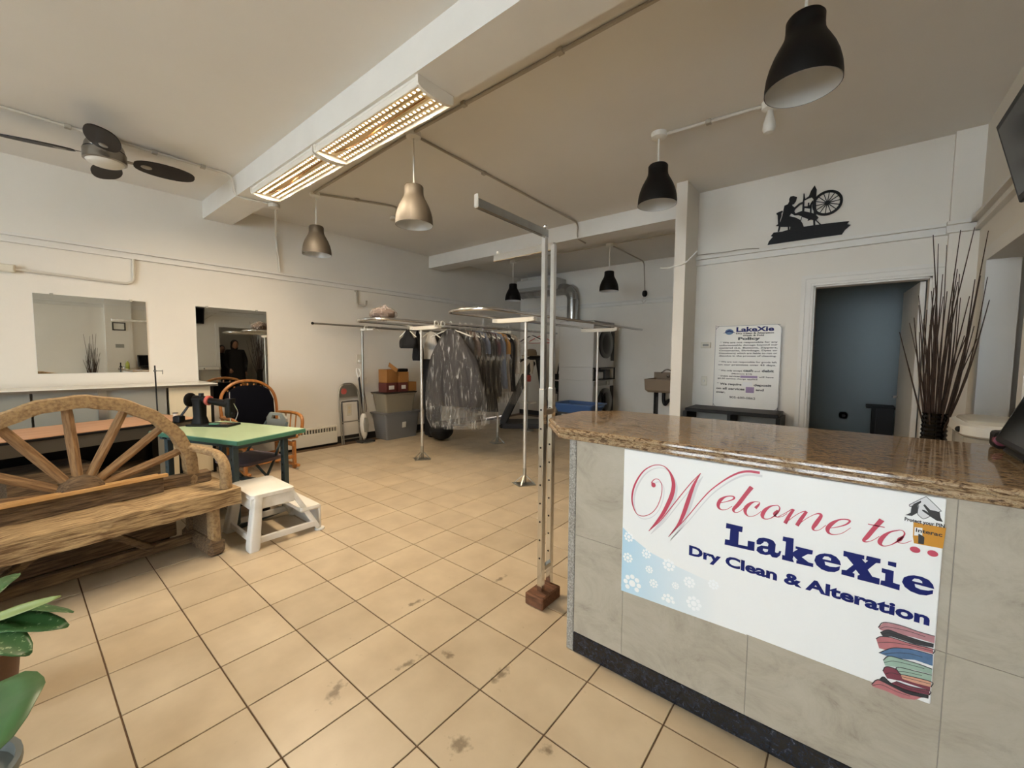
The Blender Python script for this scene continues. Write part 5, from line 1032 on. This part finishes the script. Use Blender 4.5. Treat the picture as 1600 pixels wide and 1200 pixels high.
t = thing('added_dark_chest', 'added low dark chest that darkens the space under the wagon wheel bench', 'chest', (-3.80, .10, 0), math.radians(6))  # added dark block, makes the space under the bench look shaded
obj('chest_body', box(B(), -.16, .16, -.66, .60, .02, .27, .006), 'old_wood_dark', t); obj('chest_lid', box(B(), -.17, .17, -.67, .61, .27, .295, .006), 'old_wood_dark', t)
for sx in (-1, 1):
    for sy in (-.6, .54): obj('foot', box(B(), sx*.13-.02, sx*.13+.02, sy-.02, sy+.02, 0, .02), 'black_satin', t)

# ---------------------------------------------------------------- white step stool
t = thing('step_stool', 'worn white plastic step stool at the bench end', 'stool', (-3.31, 1.20, 0), 0)
bm = B(); loft(bm, [(rrect(.215, .135, .03), .335), (rrect(.225, .145, .03), .345), (rrect(.222, .142, .03), .368), (rrect(.205, .125, .03), .376)]); xform(bm, Matrix.Translation((0, -.06, 0))); obj('top_step', bm, 'white_plastic', t, True)
def legp(x0, y0, x1, y1, w_, d_, z1=.345):
    bm = B(); loft(bm, [(rrect(w_*.9, d_*.9, .012, 3), 0), (rrect(w_, d_, .012, 3), .02), (rrect(w_*.85, d_*.85, .012, 3), z1)])
    for v in bm.verts: f_ = v.co.z/z1; v.co.x += x0+(x1-x0)*f_; v.co.y += y0+(y1-y0)*f_
    return bm
for s in (-1, 1): obj('leg', legp(s*.235, -.21, s*.185, -.155, .045, .034, .36), 'white_plastic', t, True)
obj('skirt', box(B(), -.2, .2, -.203, -.18, .262, .345, .006), 'white_plastic', t)
for s in (-1, 1):
    bm = B(); beam(bm, (s*.20, .06, .345), (s*.24, .235, .02), .03, .035, .005); obj('side_rail', bm, 'white_plastic', t)
    bm = B(); beam(bm, (s*.24, -.20, .06), (s*.24, .22, .06), .022, .045, .004); obj('side_bar', bm, 'white_plastic', t)
    bm = B(); beam(bm, (s*.208, -.17, .305), (s*.21, .08, .305), .02, .085, .006); obj('top_skirt', bm, 'white_plastic', t)
obj('lower_bar', box(B(), -.24, .24, -.215, -.195, .04, .085, .004), 'white_plastic', t)
bm = B(); loft(bm, [(rrect(.235, .07, .02), .165), (rrect(.24, .075, .02), .175), (rrect(.235, .07, .02), .195)]); xform(bm, Matrix.Translation((0, .185, 0))); obj('lower_step', bm, 'white_plastic', t, True)
obj('riser', box(B(), -.235, .235, .245, .262, .0, .19, .004), 'white_plastic', t)
for s in (-1, 1): obj('foot', lathe(B(), [(.035, 0), (.035, .012), (.02, .016)], 12), 'white_plastic', t, loc=(s*.23, .25, 0))
t = thing('waste_bin', 'black bin standing behind the white step stool', 'bin', (-3.66, 1.25, 0)); obj('bin_body', lathe(B(), [(.06, 0), (.063, .01), (.073, .28), (.075, .29), (.07, .29), (.058, .02)], 24), 'black_plastic', t, True); obj('rim', lathe(B(), [(.074, .28), (.08, .288), (.074, .296)], 24), 'black_plastic', t)

# ---------------------------------------------------------------- green sewing table
t = thing('sewing_table', 'steel sewing table with pale green top', 'table', (-3.40, 1.02, 0), math.radians(18))
lp = [(-1.05, 0), (0, 0), (0, .60), (-1.05, .60)]
obj('tabletop', box(B(), -1.05, 0, 0, .60, .664, .6975, .003), 'green_edge', t); obj('laminate', box(B(), -1.045, -.005, .005, .595, .697, .70), 'green_top', t)
for x in (-.14, -.92):
    for y in (.07, .50):
        lg = obj('leg', box(B(), x-.022, x+.022, y-.022, y+.022, .04, .665, .003), 'dark_green_steel', t)
        for k in range(5): obj('hole', box(B(), x-.004, x+.004, y-.0225, y-.0215, .25+k*.07, .27+k*.07), 'black_plastic', lg)
    obj('foot', box(B(), x-.03, x+.03, 0, .58, 0, .04, .006), 'dark_green_steel', t)
    bm = B(); beam(bm, (x, .09, .62), (x, .02, .655), .03, .012); obj('gusset', bm, 'dark_green_steel', t)
obj('stretcher', box(B(), -.92, -.14, .48, .52, .20, .23), 'dark_green_steel', t); obj('pedal', box(B(), -.75, -.35, .2, .42, .08, .10, .005), 'black_plastic', t)
obj('underframe', box(B(), -1.0, -.06, .05, .55, .63, .664), 'dark_green_steel', t)
t = thing('sewing_machine', 'old black sewing machine on the green table', 'sewing machine', (-4.33, 1.12, .70), math.radians(35))
obj('bed', box(B(), -.19, .20, -.08, .08, 0, .018, .004), 'black_satin', t); obj('needle_plate', box(B(), .06, .19, -.05, .05, .018, .022, .002), 'chrome', t)
bm = B(); loft(bm, [(rrect(.055, .05, .02), .018), (rrect(.04, .04, .02), .08), (rrect(.042, .042, .02), .2), (rrect(.05, .045, .02), .235)]); xform(bm, Matrix.Translation((-.12, 0, 0))); obj('pillar', bm, 'black_satin', t, True)
obj('arm', tube(B(), [(-.16, 0, .225), (-.08, 0, .23), (.0, 0, .215), (.1, 0, .20), (.165, 0, .195)], lambda u: .042-.014*math.sin(PI*u), 14), 'black_satin', t, True); obj('arm_band', tube(B(), [(-.045, 0, .224), (-.02, 0, .22)], .042, 14), 'red_sticker', t, True)
bm = B(); loft(bm, [(rrect(.022, .03, .012), .075), (rrect(.028, .036, .014), .10), (rrect(.03, .038, .014), .24)]); xform(bm, Matrix.Translation((.165, 0, 0))); obj('head', bm, 'black_satin', t, True)
obj('needle_bar', rod(B(), (.165, 0, .03), (.165, 0, .30), .005, 8), 'chrome', t); obj('handwheel', lathe(B(), [(.05, -.012), (.062, -.008), (.062, .008), (.05, .012)], 24), 'black_satin', t, rot=(0, PI/2, 0), loc=(-.205, 0, .225)); obj('spool_pin', rod(B(), (-.1, 0, .25), (-.1, 0, .285), .02, 10), 'black_plastic', t)
obj('thread_lever', tube(B(), smooth_pts([(.2, 0, .2), (.22, .02, .12), (.21, .0, .05)], 4), .004, 6), 'chrome', t); bm = B(); beam(bm, (-.2, 0, .2), (-.29, -.02, .07), .015, .015); obj('lamp_arm', bm, 'black_plastic', t); obj('motor', box(B(), -.34, -.27, -.05, .02, .02, .085, .015, 2), 'black_plastic', t)
obj('bobbin_cover', box(B(), .02, .1, -.075, -.04, .018, .03, .004), 'green_edge', t)

# ---------------------------------------------------------------- folding chair behind the sewing table
t = thing('padded_folding_chair', 'folding chair with purple padded seat tucked at the green table', 'chair', (-4.00, 1.12, 0), math.radians(18))
obj('seat', loft(B(), [(rrect(.19, .18, .06), .405), (rrect(.2, .19, .06), .415), (rrect(.2, .19, .06), .435), (rrect(.17, .16, .06), .45)]), 'purple_fabric', t, True, loc=(.04, .17, 0))
bk = obj('backrest', prism(B(), [[(-.13, .66), (.13, .66), (.125, .735), (.08, .785), (-.08, .785), (-.125, .735)], [(-.06, .725), (.06, .725), (.045, .76), (-.045, .76)]], XZ, .47, .49), 'grey_panel', t)
for s in (-1, 1):
    bm = B(); tube(bm, [(s*.19+.04, .02, 0), (s*.19+.04, .25, .40), (s*.13, .48, .70)], .011, 8); obj('frame_leg', bm, 'dark_green_steel', t, True)
    bm = B(); tube(bm, [(s*.18+.04, .40, 0), (s*.18+.04, .10, .40)], .011, 8); obj('frame_leg', bm, 'dark_green_steel', t, True)
obj('stretcher', rod(B(), (-.14, .36, .06), (.22, .36, .06), .009, 8), 'dark_green_steel', t)

# ---------------------------------------------------------------- peach work table
t = thing('work_table', 'long work table with peach wood-grain top behind the bench', 'table', (-4.80, 1.13, 0), math.radians(17))
obj('tabletop', box(B(), -.62, 0, -2.0, 0, .716, .721), 'peach_laminate', t); obj('edge_band', box(B(), -.625, .005, -2.005, .005, .696, .716, .002), 'black_plastic', t)
obj('apron', box(B(), -.03, -.012, -1.95, -.04, .60, .696), 'brushed_nickel', t); obj('apron', box(B(), -.6, -.02, -.06, -.045, .60, .696), 'brushed_nickel', t)
obj('back_apron', box(B(), -.6, -.58, -1.95, -.04, .60, .696), 'black_satin', t)
for y in (-.10, -1.88):
    for x in (-.08, -.55): obj('leg', box(B(), x-.025, x+.025, y-.025, y+.025, 0, .696), 'black_satin', t)
obj('shade_panel', box(B(), -.60, -.585, -1.86, -.12, .12, .60), 'black_satin', t)  # added black sheet standing in for the shade under the table
obj('lower_shelf', box(B(), -.58, -.06, -1.85, -.12, .10, .12), 'black_satin', t)
for k, (y, lx, ly, h, m, lb) in enumerate(((-.42, .30, .36, .2, 'old_wood_dark', 'dark brown box under the peach table near its right end'), (-.95, .42, .5, .32, 'old_wood_dark', 'dark wooden crate under the middle of the peach table'), (-1.5, .3, .38, .22, 'old_wood_dark', 'dark brown box under the peach table near its left end'))):
    p = Matrix.Rotation(math.radians(17), 3, 'Z') @ Vector((-.33, y, 0)); carton(lb, -4.80+p.x, 1.13+p.y, .12, lx, ly, h, m, math.radians(17))
t = thing('thread_stand', 'thin black thread stand on the peach table', 'thread stand', (-4.98, .86, .721)); obj('rod', rod(B(), (0, 0, 0), (-.02, 0, .50), .006, 8), 'black_plastic', t); obj('cross_arm', rod(B(), (-.02, -.01, .45), (.06, .04, .45), .004, 6), 'dull_steel', t); obj('foot', lathe(B(), [(.05, 0), (.05, .008), (.01, .02)], 16), 'black_plastic', t)
bb = B(); ball(bb, (-.02, 0, .45), .012, 8, 6); obj('clamp', bb, 'black_plastic', t); obj('guide_hook', rod(B(), (.06, .04, .42), (.06, .04, .46), .004, 6), 'dull_steel', t)
t = thing('thread_spool', 'small white spool on the peach table beside the machine', 'spool', (-4.93, .98, .721)); obj('thread', lathe(B(), [(.018, .008), (.018, .045)], 14), 'white_gloss', t); obj('core', lathe(B(), [(.022, 0), (.022, .008), (.008, .008), (.008, .045), (.022, .046), (.022, .052)], 14), 'black_plastic', t)

# ---------------------------------------------------------------- glider chair
t = thing('glider_rocker', 'honey wood glider rocking chair with navy cushions', 'chair', (-5.17, 1.80, 0), math.radians(4))
hp = [(-.24, -.27, .44), (-.28, -.30, .70), (-.31, -.27, .88), (-.33, -.15, .99), (-.335, 0, 1.02), (-.33, .15, .99), (-.31, .27, .88), (-.28, .30, .70), (-.24, .27, .44)]
obj('back_hoop', tube(B(), smooth_pts(hp, 5), .017, 8), 'honey_wood', t, True)
for k in range(7):
    y = -.21+.07*k; zt_ = .99-1.6*y*y; obj('back_spindle', rod(B(), (-.24, y*.9, .44), (-.325, y, zt_), .009, 8), 'honey_wood', t, True)
obj('seat_frame', box(B(), -.26, .26, -.29, .29, .36, .40, .012), 'honey_wood', t)
cu = B(); loft(cu, [(rrect(.035, .22, .03), 0), (rrect(.05, .25, .04), .08), (rrect(.055, .26, .05), .35), (rrect(.05, .22, .045), .47), (rrect(.03, .12, .03), .53)]); xform(cu, Matrix.Translation((-.22, 0, .44)) @ Matrix.Rotation(-.17, 4, 'Y')); obj('back_cushion', cu, 'navy_fabric', t, True)
cu = B(); loft(cu, [(rrect(.22, .24, .06), 0), (rrect(.25, .265, .07), .03), (rrect(.24, .26, .07), .075), (rrect(.19, .2, .06), .095)]); xform(cu, Matrix.Translation((.01, 0, .40))); obj('seat_cushion', cu, 'navy_fabric', t, True)
for s in (-1, 1):
    ar = obj('armrest', tube(B(), smooth_pts([(-.27, s*.30, .62), (-.05, s*.33, .635), (.15, s*.34, .63), (.25, s*.335, .59), (.27, s*.325, .50), (.25, s*.31, .40)], 4), .02, 8), 'honey_wood', t, True)
    for x in (-.12, .0, .12): obj('arm_spindle', rod(B(), (x, s*.31, .39), (x, s*.335, .62), .008, 8), 'honey_wood', ar, True)
    ba = obj('base_rail', box(B(), -.32, .30, s*.26-.02, s*.26+.02, .03, .065, .01), 'honey_wood', t)
    for x in (-.22, .2): obj('base_post', box(B(), x-.02, x+.02, s*.26-.018, s*.26+.018, 0, .33, .006), 'honey_wood', t)
    bm = B(); beam(bm, (-.28, s*.22, .30), (.28, s*.22, .30), .03, .05, .006); obj('glide_rail', bm, 'honey_wood', t)
for x in (-.22, .2): obj('stretcher', box(B(), x-.015, x+.015, -.25, .25, .12, .16, .006), 'honey_wood', t)

# ---------------------------------------------------------------- potted plants, bottom left
def leaf(L, W, cup=.15, droop=.2, n=10, wave=.0):
    bm = B(); rows = []
    for i in range(n+1):
        u = i/n; w_ = W*(math.sin(PI*min(1, u*.97+.02))**.5)*(1-.22*u); row = []
        for j in range(-3, 4):
            v = j/3; row.append(bm.verts.new((u*L, v*w_, cup*abs(v)*w_-droop*L*u*u+wave*W*math.sin(u*14)*abs(v))))
        rows.append(row)
    for a, b in zip(rows, rows[1:]):
        for k in range(6):
            try: bm.faces.new((a[k], a[k+1], b[k+1], b[k]))
            except ValueError: pass
    bmesh.ops.remove_doubles(bm, verts=bm.verts, dist=.0005)
    return bm
def plant(label, loc, pr, ph, pot, leaves):
    t = thing('potted_plant', label, 'plant', loc)
    obj('pot', lathe(B(), [(pr*.75, 0), (pr*.8, .01), (pr, ph-.02), (pr*1.05, ph-.02), (pr*1.05, ph), (pr*.95, ph), (pr*.93, ph-.03)], 28), pot, t, True)
    obj('soil', lathe(B(), [(pr*.93, ph-.035), (.01, ph-.028)], 24), 'soil', t)
    for (base, yaw, pitch, roll, L, W, m, dr) in leaves:
        lf = obj('leaf', leaf(L, W, .2, dr, wave=.04), m, t, True, loc=base); lf.rotation_euler = (roll, -pitch, yaw)
        lf.data.materials[0] = MAT[m]
        mo = lf.modifiers.new('thickness', 'SOLIDIFY'); mo.thickness = .0015
        b0 = Vector((0, 0, ph-.03)); e_ = Vector(base)
        obj('petiole', tube(B(), smooth_pts([b0, b0.lerp(e_, .5)+Vector((0, 0, .03)), e_], 4), .0045, 6), 'stem_green', t, True)
plant('plant in a grey pot with one broad round leaf, bottom left corner', (-1.66, -.16, 0), .13, .28, 'pot_grey',
 [((-.04, .07, .45), math.radians(-8), .05, .12, .34, .15, 'leaf', .10), ((-.02, -.06, .46), math.radians(-120), .3, 0, .22, .09, 'leaf', .2), ((-.1, -.02, .42), math.radians(170), .3, 0, .2, .08, 'leaf', .2)])
plant('speckled-leaf plant in a brown pot beside the bench, left edge', (-2.36, -.13, 0), .11, .26, 'pot_brown',
 [((.06, .02, .38), math.radians(46), .12, .2, .26, .055, 'leaf_spot', .25), ((.06, .03, .40), math.radians(60), .25, -.3, .24, .045, 'leaf_spot', .35), ((.08, 0, .38), math.radians(30), .05, .1, .24, .06, 'leaf_spot', .3), ((.1, .02, .40), math.radians(50), .35, .9, .24, .018, 'leaf_yellow', .1), ((.05, -.02, .36), math.radians(10), .05, 0, .22, .06, 'leaf_spot', .3), ((-.04, 0, .4), math.radians(150), .4, 0, .22, .05, 'leaf_spot', .3)])

# ---------------------------------------------------------------- two people in the side room, seen in the narrow mirror
def person(label, loc, H, face, coat, hairlen, seed):
    t = thing('person', label, 'person', loc, face)
    k = H/1.7
    V = [(0,0,.95),(0,0,1.15),(0,0,1.38),(0,0,1.47),(0,0,1.54),(0,.18,1.40),(.02,.25,1.14),(.10,.20,.95),(.15,.16,.90),(0,-.18,1.40),(.02,-.25,1.14),(.05,-.23,.90),(.07,-.22,.82),(0,.09,.90),(.02,.10,.50),(0,.10,.08),(.10,.11,.03),(0,-.09,.90),(.02,-.10,.50),(0,-.10,.08),(.10,-.11,.03)]
    E = [(0,1),(1,2),(2,3),(3,4),(2,5),(5,6),(6,7),(7,8),(2,9),(9,10),(10,11),(11,12),(0,13),(13,14),(14,15),(15,16),(0,17),(17,18),(18,19),(19,20)]
    Rd = [.17,.16,.15,.062,.058,.085,.062,.045,.028,.085,.062,.045,.028,.10,.072,.05,.04,.10,.072,.05,.04]
    me = bpy.data.meshes.new('body'); me.from_pydata([Vector(v)*k for v in V], E, []); o = bpy.data.objects.new('body', me); COL.objects.link(o); o.parent = t
    sk = o.modifiers.new('skin', 'SKIN')
    for i, d in enumerate(me.skin_vertices[0].data): d.radius = (Rd[i]*k*.8, Rd[i]*k); d.use_root = (i == 0)
    sb = o.modifiers.new('sub', 'SUBSURF'); sb.levels = 2; sb.render_levels = 2
    me.materials.append(MAT[coat])
    hd = B(); ball(hd, (.01*k, 0, 1.60*k), .095*k, 20, 14, (1.0, .80, 1.22))
    for v in hd.verts:
        p = v.co/k
        if p.x > .07 and abs(p.y) < .018 and 1.56 < p.z < 1.61: v.co.x += .016*k
    for s in (-1, 1): ball(hd, (0, s*.078*k, 1.59*k), .018*k, 8, 6, (.6, .4, 1))
    h = obj('head', hd, 'skin', t, True)
    ey = B()
    for s in (-1, 1): ball(ey, (.086*k, s*.03*k, 1.605*k), .010*k, 8, 6)
    obj('eyes', ey, 'hair', h)
    obj('mouth', box(B(), .084*k, .094*k, -.02*k, .02*k, 1.537*k, 1.545*k, .002), 'rose', h)
    hr = B(); ball(hr, (-.022*k, 0, 1.625*k), .108*k, 18, 12, (1.0, .88, 1.10)); ball(hr, (-.05*k, 0, (1.60-hairlen*.5)*k), .09*k, 14, 10, (.6, 1.05, 1+hairlen*4))
    obj('hair', hr, 'hair', t, True)
    ct = B(); loft(ct, [(rrect(.16*k, .22*k, .08*k), .62*k), (rrect(.15*k, .20*k, .08*k), .95*k), (rrect(.125*k, .18*k, .08*k), 1.2*k), (rrect(.12*k, .20*k, .08*k), 1.38*k), (rrect(.07*k, .09*k, .05*k), 1.47*k)]); obj('coat', ct, coat, t, True)
    for s in (-1, 1):
        hb = B(); base = Vector((.15 if s > 0 else .07, s*(.16 if s > 0 else .22), .90 if s > 0 else .82))*k
        ball(hb, base, .038*k, 10, 8, (.5, .8, 1.1))
        for q in range(4): tube(hb, [base+Vector((.006, (q-1.5)*.016, -.02))*k, base+Vector((.012, (q-1.5)*.018, -.06))*k, base+Vector((.024, (q-1.5)*.018, -.09+.008*abs(q-1.5)))*k], .0085*k, 6)
        tube(hb, [base+Vector((.0, -s*.03, .0))*k, base+Vector((.02, -s*.045, -.03))*k, base+Vector((.03, -s*.042, -.055))*k], .009*k, 6)
        obj('hand', hb, 'skin', t, True)
person('taller person in a black coat with dark hair, seen in the narrow mirror', (1.45, 4.02, 0), 1.70, PI, 'coat', .12, 1)
person('shorter person in dark clothes beside the taller one, seen in the narrow mirror', (1.72, 3.78, 0), 1.56, PI, 'coat_dark', .02, 2)

t = thing('side_room_fill', 'added dome lamp that brightens the side room through the right opening', 'ceiling light', (1.7, 3.75, CZ))  # added source to brighten the side room, an invented lamp
mat('fill_glow', 'fff0d8', .4, emit=5.0)
obj('dome', lathe(B(), [(.004, -.11), (.08, -.10), (.14, -.06), (.16, -.02)], 24), 'fill_glow', t, True); obj('base', lathe(B(), [(.17, -.02), (.17, 0)], 24), 'white_gloss', t)
